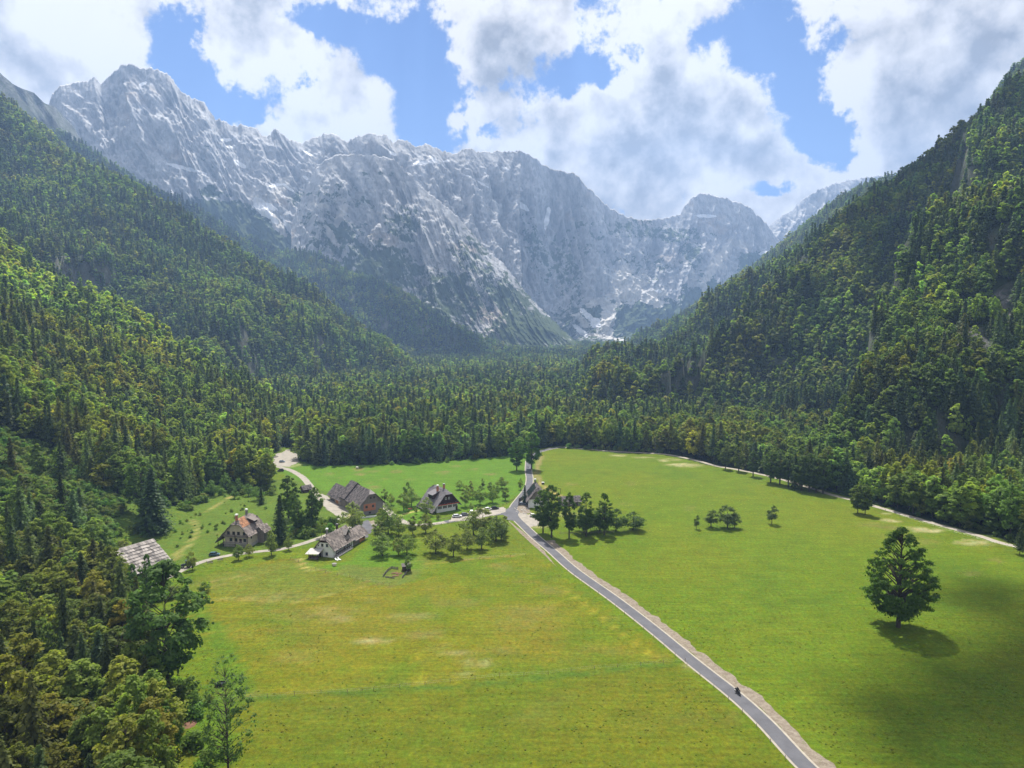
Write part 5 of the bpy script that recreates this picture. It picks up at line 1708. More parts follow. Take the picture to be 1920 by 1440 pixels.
# 3 white cottage, gable towards the viewer
b = bld('cottage', -76.0, 291.5, 74, 'white gabled cottage with long weathered shingle roof above the lawn', 'house')
walls(b, 16.5, 8.0, 4.4, 9.0, 'plaster', hipk=.0, z0=-1.5, gable_mat=None)
m = MB()
m.solid([Vector((-8.27, -2.7, 6.1)), Vector((-8.27, 2.7, 6.1)), Vector((-8.27, .4, 8.6)), Vector((-8.27, -.4, 8.6))], Vector((-.08, 0, 0)))
m.build('gable_cladding', MAT['wood_dark'], b)
ro = gable_roof(b, 16.5, 8.0, 4.4, 9.0, 1.1, 'shingle_brown', hips=(1.6, 0), hipk=.35, ov=1.0, bw=.75, rh=.95)
for yy in (-1.1, 1.1): window(b, (-8.25, yy, 5.0), 'x-', .95, 1.2, 'wood_grey')
for yy in (-2.9, 2.9): window(b, (-8.25, yy, 4.7), 'x-', .35, .35, 'wood_dark', sill=False)
window(b, (-8.25, -.9, 1.4), 'x-', .95, 1.2, 'wood_dark')
door(b, (-8.25, 2.2, -.3), 'x-', 1.2, 2.2)
for xx in (-5.5, -2.5, 3.5): window(b, (xx, -4.0, 2.6), 'y-', .95, 1.1, 'wood_dark')
door(b, (.6, -4.0, 0), 'y-', 1.1, 2.1)
m = MB(); m.box((-1.5, -5.0, .35), (13, 1.8, .3)); m.build('terrace', MAT['stone'], b)
m = MB()
for j in range(9): m.box((-7.6 + j * 1.6, -4.9, 2.0), (.14, .14, 3.2), tint=.2)
m.box((-1.2, -4.9, 2.1), (13.4, .08, .12)); m.box((-1.2, -4.9, 1.5), (13.4, .05, .5), tint=.3)
m.build('gallery_rail', MAT['wood_dark'], b)
chimney(ro, -4.6, 1.0, 7.5, 10.6, .7, 'greyplaster')
chimney(ro, 3.6, 1.0, 7.5, 10.4, .7, 'wood_dark', 'greyplaster')
# cross gable dormer on the right slope
m = MB(); m.solid([Vector((3.4, -3.0, 5.5)), Vector((6.4, -3.0, 5.5)), Vector((6.4, -3.0, 6.6)), Vector((4.9, -3.0, 8.2)), Vector((3.4, -3.0, 6.6))], Vector((0, 3.0, 0)))
dm = m.build('dormer', MAT['wood_dark'], b)
dr = MB()
for sg in (-1, 1):
    n_ = Vector((sg * 1.1, 0, 1)).normalized()
    q = [Vector((4.9, -3.7, 8.4)), Vector((4.9, .2, 8.4)), Vector((4.9 + sg * 2.0, .2, 6.3)), Vector((4.9 + sg * 2.0, -3.7, 6.3))]
    dr.solid(q if sg > 0 else q[::-1], n_ * .16)
dr.build('dormer_roof', MAT['shingle_pale'], dm)
ext = walls(b, 11, 6.4, 3.2, 6.4, 'wood_grey', x0=13.7, y0=-.9, z0=-1.5, name='annex')
gable_roof(ext, 11, 6.4, 3.2, 6.4, 1.0, 'shingle_brown', x0=14.3, y0=-.9, hips=(0, 1.5), hipk=.4, ov=.6, bw=.75, rh=.95, name='annex_roof')
m = MB(); m.box((16.2, -4.17, 1.2), (5.2, .1, 3.4)); m.build('cladding', MAT['wood_orange'], ext)
door(ext, (14.2, -4.1, -.3), 'y-', 1.4, 2.3)
window(ext, (17.2, -4.24, 1.4), 'y-', 1.0, .8, 'wood_dark')
# lean-to in front of the gable
m = MB()
for p_ in ((-12.6, 5.0), (-9.0, 5.4), (-12.6, .6), (-9.0, .8)): m.box((p_[0], p_[1], .8), (.18, .18, 3.8))
for j in range(9): m.box((-12.6, 1.0 + j * .45, .6), (.1, .36, 2.6), tint=random.random())
lt = m.build('woodshed', MAT['wood_dark'], b)
m = MB()
a_ = [Vector((-13.4, 6.2, 2.2)), Vector((-13.2, .0, 2.6)), Vector((-8.6, .2, 3.9)), Vector((-8.8, 6.4, 3.3))]
n_ = (a_[1] - a_[0]).cross(a_[2] - a_[0]).normalized()
if n_.z < 0: n_ = -n_
m.solid(a_[::-1], n_ * .12)
m.build('shed_roof', MAT['roof_light'], lt)
m = MB()
for j in range(24): m.tube((-13.0 + .02 * j, 1.2 + (j % 8) * .5, -.1 + (j // 8) * .42), (-11.6, 1.2 + (j % 8) * .5, -.1 + (j // 8) * .42), .2, n=6, tint=random.random())
tag(m.build('firewood', MAT['wood_grey'], lt), kind='stuff')

# 4 long barn with brick gable (towards the viewer is local -x)
b = bld('long_barn', -79.6, 361.5, 126, 'long dark-roofed barn with red brick gable end beside the gravel yard', 'barn')
walls(b, 25, 12.6, 6.0, 12.4, 'greyplaster', hipk=.26, z0=-2, gable_mat='wood_grey', top=6.1)
m = MB(); m.box((-12.56, 1.2, 3.9), (.14, 6.6, 3.6)); m.build('brick_face', MAT['brick'], b)
ro = gable_roof(b, 25, 12.6, 6.0, 12.4, 1.1, 'shingle_dark', hips=(3.2, 0), hipk=.28, ov=1.0, bw=.8, rh=.95)
m = MB()
k = (12.4 - 6) / 6.3
m.solid([Vector((-13.6, -1.9, 12.52 - 1.9 * k)), Vector((-13.6, 1.9, 12.52 - 1.9 * k)), Vector((-10.4, 0, 12.55))], Vector((-.05, 0, .12)))
m.build('hip_boards', MAT['shingle_pale'], ro)
for yy in (-1.3, .6): window(b, (-12.58, yy, 8.6), 'x-', .9, .9, 'wood_dark', sill=False)
for yy in (-.6, 3.0): window(b, (-12.64, yy, 4.2), 'x-', 1.1, 1.2, 'wood_dark')
window(b, (-12.52, 1.2, .9), 'x-', 1.0, .9, 'wood_dark')
door(b, (-12.52, -4.2, -.4), 'x-', 1.3, 2.6)
for xx in (-7, -2, 3, 8): window(b, (xx, 6.3, 3.2), 'y+', 1.0, 1.1, 'wood_dark')
ext = walls(b, 7.5, 13.2, 6.4, 13.3, 'wood_grey', x0=9.5, z0=-2, name='raised_bay')
gable_roof(ext, 7.5, 13.2, 6.4, 13.3, .9, 'shingle_dark', x0=9.5, ov=.4, bw=.8, rh=.95, name='bay_roof')
e2 = walls(b, 18, 9, 3.8, 8.6, 'cream', x0=21.5, y0=1.4, z0=-2, name='annex')
gable_roof(e2, 18, 9, 3.8, 8.6, 1.2, 'shingle_dark', x0=21.9, y0=1.4, ov=1.0, bw=.8, rh=.95, name='annex_roof')
m = MB(); m.box((19.6, 5.98, 1.4), (3.6, .12, 3.8)); m.build('garage_door', MAT['wood_orange'], e2)
m = MB(); m.box((26.0, 5.98, 1.3), (6.0, .12, 3.6)); m.build('bay_shade_panel', MAT['blackpaint'], e2)  # solid black slab painted in for the shade inside an open bay
window(e2, (15.4, 5.9, 2.0), 'y+', .8, .8, 'wood_dark')

# 5 the inn
b = bld('inn', -38.2, 363.0, 125, 'white inn with dark wooden gable, grey roof and two chimneys by the car park', 'inn')
walls(b, 15, 12.6, 4.4, 11.6, 'plaster', hipk=.3, z0=-3.2, gable_mat='wood_dark', top=4.3)
ro = gable_roof(b, 15, 12.6, 4.4, 11.6, 1.5, 'shingle_grey', hips=(3.0, 3.0), hipk=.32, ov=1.5, bw=1.0, rh=.75, ydrop=(0, 1.8))
for yy in (-4.6, -1.5, 1.5, 4.5): window(b, (-7.55, yy, 2.5), 'x-', 1.0, 1.3, 'frame', 'wood_dark')
for yy in (-1.0, .9): window(b, (-7.64, yy, 6.9), 'x-', .8, 1.0, 'frame')
for xx in (-5, -2): window(b, (xx, 6.3, 2.4), 'y+', 1.0, 1.2, 'frame', 'wood_dark')
m = MB(); m.box((-8.35, 0, 4.15), (1.5, 12.4, .14)); m.box((-9.05, 0, 5.1), (.1, 12.4, .12))
bal = m.build('balcony', MAT['wood_dark'], b)
for j in range(30):
    r_ = MB(); r_.box((-9.05, -6.0 + j * .41, 4.62), (.05, .2, .86), tint=random.random()); r_.build('baluster', MAT['wood_dark'], bal)
fl = MB()
for j in range(40): fl.box((-9.25, -6 + j * .31, 4.2 + random.uniform(-.1, .1)), (.3, .28, .25), tint=random.random())
tag(fl.build('flower_boxes', MAT['red'], bal), kind='stuff')
m = MB(); m.box((-8.3, 0, -.9), (1.9, 13.2, 1.7)); m.build('terrace', MAT['greyplaster'], b)
door(b, (-7.5, -5.6, -.05), 'x-', 1.2, 2.2)
chimney(ro, -1.4, 2.3, 8.6, 12.6, .9, 'brick')
chimney(ro, -3.6, -.3, 10.8, 13.4, .9, 'brick', 'metal')
dormer(ro, .2, 2.0, 1, 5.6, 3.6, 6.2, 9.7, 'shingle_grey', 'wood_dark', .38)
st = MB()
for j in range(5): st.box((-9.6 - j * .35, -5.6, -1.0 - j * .18), (.36, 2.2, .3))
st.build('steps', MAT['stone'], b)

# 6 house with solar roof
b = bld('house', 13.4, 372.0, 93, 'steep-roofed house with solar panels half hidden by the roadside trees', 'house')
walls(b, 16, 10, 4.6, 10.8, 'plaster', hipk=.25, z0=-1, gable_mat='wood_grey', top=4.5)
ro = gable_roof(b, 16, 10, 4.6, 10.8, 1.2, 'shingle_dark', hips=(2, 2), hipk=.27, ov=1.2, bw=.9, rh=.8)
k = (10.8 - 4.6) / 5
n_ = Vector((0, k, 1)).normalized()
up_v = Vector((0, -1, k)).normalized()
for i in range(3):
    for j in range(7):
        O = Vector((-4.6 + j * 1.72, 4.6 - i * 1.35, 10.8 - k * (4.6 - i * 1.35))) + n_ * .22
        m = MB()
        m.solid([O, O + Vector((1.66, 0, 0)), O + Vector((1.66, 0, 0)) + up_v * 2.0, O + up_v * 2.0], n_ * .06)
        m.build('solar_panel', MAT['glass'], ro)
window(b, (-8.0, 1.5, 2.4), 'x-', 1.2, 1.3, 'frame')
window(b, (-8.0, -1.8, 2.4), 'x-', 1.2, 1.3, 'frame')
window(b, (-8.07, 0, 6.4), 'x-', 1.0, 1.2, 'frame')
door(b, (-3, 5.0, 0), 'y+')
for xx in (-5.5, 1.5, 5): window(b, (xx, 5.0, 2.4), 'y+', 1.1, 1.2, 'frame')
chimney(ro, 5.4, .3, 10, 12.2, .8, 'greyplaster')
# low house behind the row of trees
b = bld('outbuilding', 31.0, 371.0, 12, 'low grey outbuilding with dark roof behind the roadside trees', 'house')
walls(b, 11, 6, 2.6, 4.8, 'greyplaster', z0=-1)
gable_roof(b, 11, 6, 2.6, 4.8, .7, 'shingle_dark', ov=.8, bw=.8, rh=.9)
window(b, (-3.5, -3, 1.4), 'y-', 1, 1.1, 'frame'); window(b, (.5, -3, 1.4), 'y-', 1, 1.1, 'frame'); door(b, (3.5, -3, 0), 'y-', h=1.95)
# small roof at the lane corner by the yard
q = hit(574, 922)
b = bld('garden_hut', q.x, q.y, 40, 'small dark-roofed hut beside the curve of the white lane', 'hut')
walls(b, 5, 4, 2.3, 4.0, 'wood_dark', z0=-1)
gable_roof(b, 5, 4, 2.3, 4.0, .6, 'shingle_dark', ov=.5, bw=.6, rh=.7)
door(b, (-2.5, 0, 0), 'x-', 1, 1.9)

# ------------------------------------------------------------------ vehicles
def paint(name, col, rough=.28):
    if name not in MAT: MAT[name] = simple(name, col, rough, .04, 1, spec=.6)
    return name


def loft(mb, secs):
    """secs: list of closed sections (same count) joined in order, capped"""
    n = len(secs[0])
    vs = [p for s_ in secs for p in s_]
    fs = []
    for i in range(len(secs) - 1):
        for j in range(n):
            fs.append((i * n + j, i * n + (j + 1) % n, (i + 1) * n + (j + 1) % n, (i + 1) * n + j))
    fs += [tuple(range(n - 1, -1, -1)), tuple(range((len(secs) - 1) * n, len(secs) * n))]
    mb.add(vs, fs)


def car(u, v, deg, paintname, col, label, kindname='car', L=4.4, Wc=1.8, H=1.5, van=False, group=None, pos=None):
    p = hit(u, v) if pos is None else pos
    e = empty('parked_car' if not van else 'parked_van', (p.x, p.y, p.z + .10), R(deg))
    tag(e, label, 'van' if van else 'car', group)
    paint(paintname, col)
    w = Wc / 2
    body = MB()
    # body sections along x: (x, half width, bottom, shoulder)
    if van: st = [(-L / 2, .80, .45, .95), (-L / 2 + .12, .95, .3, 1.05), (-L * .3, 1, .25, 1.08), (0, 1, .25, 1.08), (L * .3, 1, .25, 1.05), (L * .42, .97, .28, .95), (L / 2, .8, .42, .75)]
    else: st = [(-L / 2, .78, .45, .80), (-L / 2 + .14, .93, .32, .92), (-L * .3, 1, .25, .95), (0, 1, .23, .93), (L * .24, 1, .25, .92), (L * .40, .94, .3, .80), (L / 2 - .05, .82, .36, .70), (L / 2, .7, .45, .62)]
    secs = []
    for x, k, z0, z1 in st:
        secs.append([(x, -w * k * .94, z0), (x, w * k * .94, z0), (x, w * k, z0 + .2), (x, w * k, z1 - .12), (x, w * k * .92, z1), (x, -w * k * .92, z1), (x, -w * k, z1 - .12), (x, -w * k, z0 + .2)])
    loft(body, secs)
    bo = body.build('body', MAT[paintname], e, smooth=False, bevel=.03)
    roof = MB()
    if van: ro_ = [(-L * .48, .84, .9), (-L * .46, .9, H), (L * .12, .9, H), (L * .32, .82, 1.0)]
    else: ro_ = [(-L * .44, .82, .88), (-L * .33, .74, H - .05), (-L * .05, .76, H), (L * .10, .74, H - .04), (L * .27, .84, .9)]
    zb = .9
    g_ = MB()
    up = [(x, k, z) for x, k, z in ro_]
    prof = [(x, z) for x, k, z in up]
    # glasshouse
    left = [Vector((x, w * (k if z > 1.0 else .9), z)) for x, k, z in up]
    right = [Vector((x, -w * (k if z > 1.0 else .9), z)) for x, k, z in up]
    n = len(up)
    g_.add(left + right, [tuple(range(n)), tuple(range(2 * n - 1, n - 1, -1))] + [(i, n + i, n + i + 1, i + 1) for i in range(n - 1)] + [(0, n - 1, 2 * n - 1, n)])
    g_.build('window_glass', MAT['glass'], e)
    top = [q for q in up if q[2] > 1.2]
    r = MB()
    a, b_ = top[0], top[-1]
    r.solid([(a[0], w * .78, a[2] + .0), (a[0], -w * .78, a[2]), (b_[0], -w * .78, b_[2]), (b_[0], w * .78, b_[2])], (0, 0, .05))
    for sg in (-1, 1):
        for (x0_, z0_), (x1_, z1_) in (((up[-1][0], .92), (b_[0], b_[2])), ((up[0][0], .92), (a[0], a[2]))):
            r.tube((x0_, sg * w * .88, z0_), (x1_, sg * w * .78, z1_), .045, n=5)
        r.tube((-.1, sg * w * .91, .92), (-.1, sg * w * .79, a[2]), .04, n=5)
    r.build('roof', MAT[paintname], e)
    wheel = None
    for sx in (-L * .31, L * .30):
        for sy in (-1, 1):
            m = MB(); m.tube((sx, sy * (w - .16), .31), (sx, sy * (w + .02), .31), .32, n=14)
            wh = m.build('wheel', MAT['rubber'], e)
            m = MB(); m.tube((sx, sy * (w + .015), .31), (sx, sy * (w + .035), .31), .19, n=10); m.build('rim', MAT['metal'], wh)
    for sy in (-1, 1):
        m = MB(); m.box((L / 2 - .1, sy * w * .62, .66), (.12, .34, .14)); m.build('headlight', MAT['white'], e)
        m = MB(); m.box((-L / 2 + .04, sy * w * .66, .78), (.1, .26, .16)); m.build('tail_light', MAT['red'], e)
        m = MB(); m.box((L * .17, sy * (w + .08), .98), (.12, .18, .12)); m.build('mirror', MAT[paintname], e)
    return e


g0 = 'cars parked before the inn'
car(857, 970, 12, 'silver white paint', (.62, .63, .65), 'long silver-white car leftmost on the inn car park', L=5.0, group=None)
car(872, 967, 18, 'dark grey paint', (.12, .125, .14), 'dark grey estate car between the silver car and the white van', L=4.5)
car(884, 964, 100, 'white van paint', (.75, .75, .74), 'boxy white van on the inn car park', van=True, L=4.8, H=2.0)
car(901, 959, 20, 'steel blue paint', (.20, .23, .27), 'steel grey car under the orchard edge, left in the back row', L=4.4)
car(915, 957, 35, 'clean white paint', (.78, .78, .77), 'white car in the middle of the back row', L=4.5, H=1.6)
car(928, 955, 25, 'black car paint', (.018, .018, .022), 'black car at the right end of the back row', L=4.5, H=1.65)
car(402, 1042, 8, 'dark teal paint', (.02, .075, .095), 'dark teal car parked beside the lane left of the farmhouse', L=4.4)
car(979, 947, 10, 'blue grey paint', (.16, .18, .21), 'blue grey car half under the dark fence by the solar-roofed house', L=4.2)
car(1000, 969, 5, 'cream white paint', (.7, .7, .66), 'small white car at the forecourt beneath the roadside trees', L=3.9)
car(526, 884, 200, 'black jeep paint', (.02, .02, .022), 'black off-road car parked where the white lane bends', L=4.6, H=1.8)
car(573 - 44, 867, 15, 'pale blue paint', (.25, .3, .36), 'pale blue car on the grass island of the far lane', L=4.2)

# tractor
p = hit(350, 1064)
e = tag(empty('tractor', (p.x, p.y, p.z + .08), R(200)), 'dark tractor with cab and implement standing on the lane', 'tractor')
paint('dark blue green paint', (.02, .035, .045))
m = MB()
loft(m, [[(x, -w_, z0), (x, w_, z0), (x, w_, z1 - .1), (x, w_ * .8, z1), (x, -w_ * .8, z1), (x, -w_, z1 - .1)] for x, w_, z0, z1 in ((.2, .42, .7, 1.6), (1.2, .40, .7, 1.55), (1.95, .34, .75, 1.42), (2.1, .25, .8, 1.3))])
m.build('bonnet', MAT['dark blue green paint'], e, bevel=.03)
m = MB()
for sx, sy in ((-1.1, -.72), (-1.1, .72), (.3, -.62), (.3, .62)): m.tube((sx, sy, 1.2), (sx * .9, sy * .95, 2.7), .05, n=5)
m.box((-.42, 0, 2.75), (1.7, 1.6, .12)); m.box((-.5, 0, 1.1), (1.5, 1.1, .5))
cab = m.build('cab', MAT['dark blue green paint'], e)
m = MB(); m.solid([(.25, -.6, 1.3), (.25, .6, 1.3), (.2, .58, 2.66), (.2, -.58, 2.66)], (.03, 0, 0)); m.solid([(-1.05, -.68, 1.3), (.25, -.62, 1.3), (.2, -.6, 2.66), (-.98, -.66, 2.66)], (0, -.03, 0)); m.solid([(-1.05, .68, 1.3), (.25, .62, 1.3), (.2, .6, 2.66), (-.98, .66, 2.66)], (0, .03, 0))
m.build('cab_glass', MAT['glass'], cab)
for sx, r_, sy in ((-.85, .85, .85), (-.85, .85, -.85), (1.45, .55, .75), (1.45, .55, -.75)):
    m = MB(); m.tube((sx, sy - .2, r_), (sx, sy + .2, r_), r_, n=16); wh = m.build('wheel', MAT['rubber'], e)
    m = MB(); m.tube((sx, sy - .22, r_), (sx, sy + .22, r_), r_ * .5, n=10); m.build('rim', MAT['metal'], wh)
m = MB(); m.box((-2.3, 0, .7), (.9, 2.2, .5)); m.tube((-1.3, 0, .8), (-2.0, 0, .8), .08)
m.build('implement', MAT['blackpaint'], e)
m = MB(); m.tube((1.0, .45, 1.5), (1.0, .45, 2.5), .05); m.build('exhaust', MAT['metal'], e)


# ------------------------------------------------------------------ people
def skin_body(name, joints, edges, radii, mat, parent, root=0, sub=1):
    me = bpy.data.meshes.new(name)
    me.from_pydata(joints, edges, [])
    o = link(name, me, parent)
    me.materials.append(MAT[mat])
    sk = o.modifiers.new('skin', 'SKIN')
    sk.use_smooth_shade = True
    for i, r in enumerate(radii):
        d = me.skin_vertices[0].data[i]
        d.radius = (r, r) if not isinstance(r, tuple) else r
        d.use_root = (i == root)
    s = o.modifiers.new('sub', 'SUBSURF')
    s.levels = s.render_levels = sub
    return o


MAT['leather'] = simple('black riding leather', (.018, .018, .02), .55, .1)
MAT['skin'] = simple('skin', (.5, .32, .24), .6, .05)
MAT['jacket'] = simple('dark jacket', (.03, .035, .05), .8, .1)
MAT['cloth'] = simple('dark trousers', (.04, .045, .06), .85, .1)


def rider(loc, rz, label, white=False):
    """seated figure, facing +x, seat at z=.8"""
    e = tag(empty('person', loc, rz), label, 'person')
    J = [(0, 0, .88), (.04, 0, 1.12), (.08, 0, 1.36), (.10, 0, 1.46), (.12, 0, 1.54),
         (.08, .19, 1.34), (.26, .27, 1.12), (.48, .24, 1.02), (.08, -.19, 1.34), (.26, -.27, 1.12), (.48, -.24, 1.02),
         (.05, .13, .84), (.42, .22, .74), (.22, .22, .34), (.34, .22, .28), (.05, -.13, .84), (.42, -.22, .74), (.22, -.22, .34), (.34, -.22, .28)]
    E_ = [(0, 1), (1, 2), (2, 3), (3, 4), (2, 5), (5, 6), (6, 7), (2, 8), (8, 9), (9, 10), (0, 11), (11, 12), (12, 13), (13, 14), (0, 15), (15, 16), (16, 17), (17, 18)]
    Rr_ = [.16, .16, .17, .07, .07, .085, .06, .045, .085, .06, .045, .11, .085, .06, .05, .11, .085, .06, .05]
    skin_body('body', J, E_, Rr_, 'leather', e)
    m = MB()
    for i in range(6):
        a0, a1 = -math.pi / 2 + math.pi * i / 6, -math.pi / 2 + math.pi * (i + 1) / 6
        m.tube((.13, 0, 1.64 + .14 * math.sin(a0)), (.13, 0, 1.64 + .14 * math.sin(a1)), .14 * math.cos(a0) + .001, .14 * math.cos(a1) + .001, n=12, caps=False)
    hm = m.build('helmet', MAT['white'] if white else MAT['blackpaint'], e, smooth=True)
    m = MB(); m.box((.25, 0, 1.65), (.05, .2, .1)); m.build('visor', MAT['glass'], hm)
    for s_ in (-1, 1):
        m = MB(); m.box((.5, s_ * .24, 1.02), (.09, .05, .09))
        for f in range(4): m.tube((.54, s_ * .24 - .03 + f * .02, 1.0 + .01 * f), (.58, s_ * .24 - .03 + f * .02, .97 - .005 * f), .01, n=4)
        m.tube((.48, s_ * .24, 1.0), (.5, s_ * .2, .98), .012, n=4)
        m.build('glove', MAT['leather'], e)
    return e


mp = hit(1383, 1303)
i0 = int(np.argmin(np.hypot(MAIN[:, 0] - mp.x, MAIN[:, 1] - mp.y)))
dv = MAIN[i0 + 2] - MAIN[i0 - 2]
dv /= np.hypot(*dv)
rt = np.array([dv[1], -dv[0]])
hd = math.atan2(-dv[1], -dv[0])
q = MAIN[i0] + rt * 1.05
loc = Vector((q[0], q[1], float(hz(q[0], q[1])) + .09))
e = tag(empty('motorcycle', loc, hd), 'black touring motorcycle with two riders on the road', 'motorcycle')
m = MB()
loft(m, [[(x, -w_, z0), (x, w_, z0), (x, w_, z1 - .08), (x, w_ * .6, z1), (x, -w_ * .6, z1), (x, -w_, z1 - .08)] for x, w_, z0, z1 in ((-1.0, .08, .75, .85), (-.6, .15, .5, .82), (-.1, .16, .35, .80), (.25, .2, .35, 1.02), (.6, .22, .45, 1.05), (.85, .16, .6, 1.1), (.95, .08, .75, 1.0))])
m.build('body', MAT['blackpaint'], e, bevel=.02)
for sx in (-.72, .82):
    m = MB(); m.tube((sx, -.08, .32), (sx, .08, .32), .32, n=16); wh = m.build('wheel', MAT['rubber'], e)
    m = MB(); m.tube((sx, -.085, .32), (sx, .085, .32), .2, n=10); m.build('rim', MAT['metal'], wh)
m = MB(); m.tube((.82, .1, .32), (.55, .12, 1.05), .035); m.tube((.82, -.1, .32), (.55, -.12, 1.05), .035); m.tube((.5, -.38, 1.06), (.5, .38, 1.06), .02)
m.build('fork', MAT['metal'], e)
m = MB(); m.solid([(.82, -.2, 1.05), (.82, .2, 1.05), (.62, .16, 1.42), (.62, -.16, 1.42)], (.015, 0, .0)); m.build('windscreen', MAT['glass'], e)
m = MB(); m.box((.93, 0, .92), (.06, .2, .12)); m.build('headlight', MAT['white'], e)
for s_ in (-1, 1):
    m = MB(); m.box((-.72, s_ * .36, .68), (.48, .24, .36)); m.build('pannier', MAT['metal'] if s_ < 0 else MAT['white'], e, bevel=.03)
m = MB(); m.box((-.95, 0, 1.02), (.36, .42, .32)); m.build('top_case', MAT['blackpaint'], e, bevel=.03)
cs, sn_ = math.cos(hd), math.sin(hd)
rider(loc + Vector((.02 * cs, .02 * sn_, 0)), hd, 'rider in black leather steering the touring motorcycle')
rider(loc + Vector((-.48 * cs, -.48 * sn_, .05)), hd, 'passenger in black sitting behind the motorcycle rider', False)


def walker(u, v, rz, label, jac='jacket'):
    p_ = hit(u, v)
    e = tag(empty('person', (p_.x, p_.y, p_.z + .09), R(rz)), label, 'person')
    J = [(0, 0, .95), (0, 0, 1.2), (0, 0, 1.42), (0, 0, 1.50), (.02, 0, 1.58), (.03, 0, 1.70), (0, .19, 1.4), (-.06, .24, 1.12), (.06, .25, .88), (0, -.19, 1.4), (.08, -.24, 1.12), (.2, -.24, .92), (0, .1, .9), (.14, .1, .5), (.1, .1, .06), (.26, .1, .04), (0, -.1, .9), (-.06, -.1, .5), (-.26, -.1, .1), (-.14, -.1, .03)]
    E_ = [(0, 1), (1, 2), (2, 3), (3, 4), (4, 5), (2, 6), (6, 7), (7, 8), (2, 9), (9, 10), (10, 11), (0, 12), (12, 13), (13, 14), (14, 15), (0, 16), (16, 17), (17, 18), (18, 19)]
    Rr_ = [.14, .14, .15, .06, .09, .09, .07, .05, .035, .07, .05, .035, .1, .07, .045, .04, .1, .07, .045, .04]
    skin_body('body', J, E_, Rr_, jac, e)
    return e


walker(990, 879, 250, 'person in dark clothes walking down the upper road between two big trees')

# ------------------------------------------------------------------ fences and small things
def fence_line(px, label, step=4.0, h=1.15, wires=True, r=.06, name='fence', rail=None, mat='post', pts=None):
    ln = smooth_line(hits(px) if pts is None else pts, 1.0)
    s = np.concatenate([[0], np.cumsum(np.hypot(*np.diff(ln, axis=0).T))])
    n = max(2, int(s[-1] / step) + 1)
    t = np.linspace(0, s[-1], n)
    P = np.stack([np.interp(t, s, ln[:, 0]), np.interp(t, s, ln[:, 1])], 1)
    z = hz(P[:, 0], P[:, 1])
    e = tag(empty(name, (P[0, 0], P[0, 1], z[0])), label, 'fence')
    o3 = Vector((P[0, 0], P[0, 1], z[0]))
    for i in range(n):
        m = MB()
        a = Vector((P[i, 0], P[i, 1], z[i])) - o3
        m.tube(a - Vector((0, 0, .3)), a + Vector((random.uniform(-.04, .04), random.uniform(-.04, .04), h * random.uniform(.9, 1.08))), r, n=6)
        m.build('post', MAT[mat], e)
    if wires or rail:
        m = MB()
        for hh_ in ((.45, .95) if wires else rail):
            for i in range(n - 1):
                m.tube(Vector((P[i, 0], P[i, 1], z[i] + hh_)) - o3, Vector((P[i + 1, 0], P[i + 1, 1], z[i + 1] + hh_)) - o3, .008 if wires else .05, n=3 if wires else 4, caps=False)
        m.build('wire' if wires else 'rail', MAT['metal'] if wires else MAT[mat], e)
    return e


def off(line, d):
    g = np.gradient(line, axis=0)
    g /= np.hypot(g[:, 0], g[:, 1])[:, None]
    return line + np.stack([g[:, 1], -g[:, 0]], 1) * d


fence_line(None, 'wire fence with wooden posts along the left edge of the road', 6.2, 1.2, pts=off(MAIN, -3.1)[2:k3][::3])
fence_line([(345, 1322), (420, 1312), (500, 1308), (560, 1303), (660, 1298), (733, 1291), (807, 1283), (878, 1276), (950, 1268), (1017, 1266), (1084, 1257), (1150, 1252), (1215, 1247), (1285, 1240)], 'thin wire fence crossing the front meadow', 6.5, 1.1)
fence_line([(545, 1048), (600, 1070), (640, 1080), (690, 1090), (730, 1098)], 'old wire fence along the mown strip below the cottage', 6, 1.1)
fence_line([(870, 1051), (930, 1046), (985, 1041)], 'low fence between the orchard and the front meadow', 6, .9)
fence_line([(1660, 958), (1700, 972), (1760, 990), (1830, 1010), (1920, 1034)], 'fence beside the right track', 9, 1.2)
fence_line([(745, 987), (770, 989), (800, 988), (830, 984), (862, 979), (880, 978)], 'wooden rail fence along the lane below the inn', 3.4, 1.1, wires=False, rail=(.5, .95), r=.09)
fence_line([(785, 983), (810, 978), (830, 975), (845, 973)], 'short wooden fence on the lawn side of the inn lane', 3.2, 1.0, wires=False, rail=(.5, .9), r=.08)
fence_line([(925, 952), (938, 949), (952, 944), (965, 934)], 'posts beside the car park and upper road', 3.2, 1.1, wires=False, rail=(.6,), r=.1)
fence_line([(1050, 1002), (1080, 1001), (1110, 1001), (1150, 999)], 'wooden rail fence beneath the roadside trees', 3.6, 1.1, wires=False, rail=(.5, .95), r=.08)
fence_line([(1015, 850), (1040, 843), (1060, 841), (1100, 845)], 'post fence at the top of the right meadow', 4.5, 1.2)


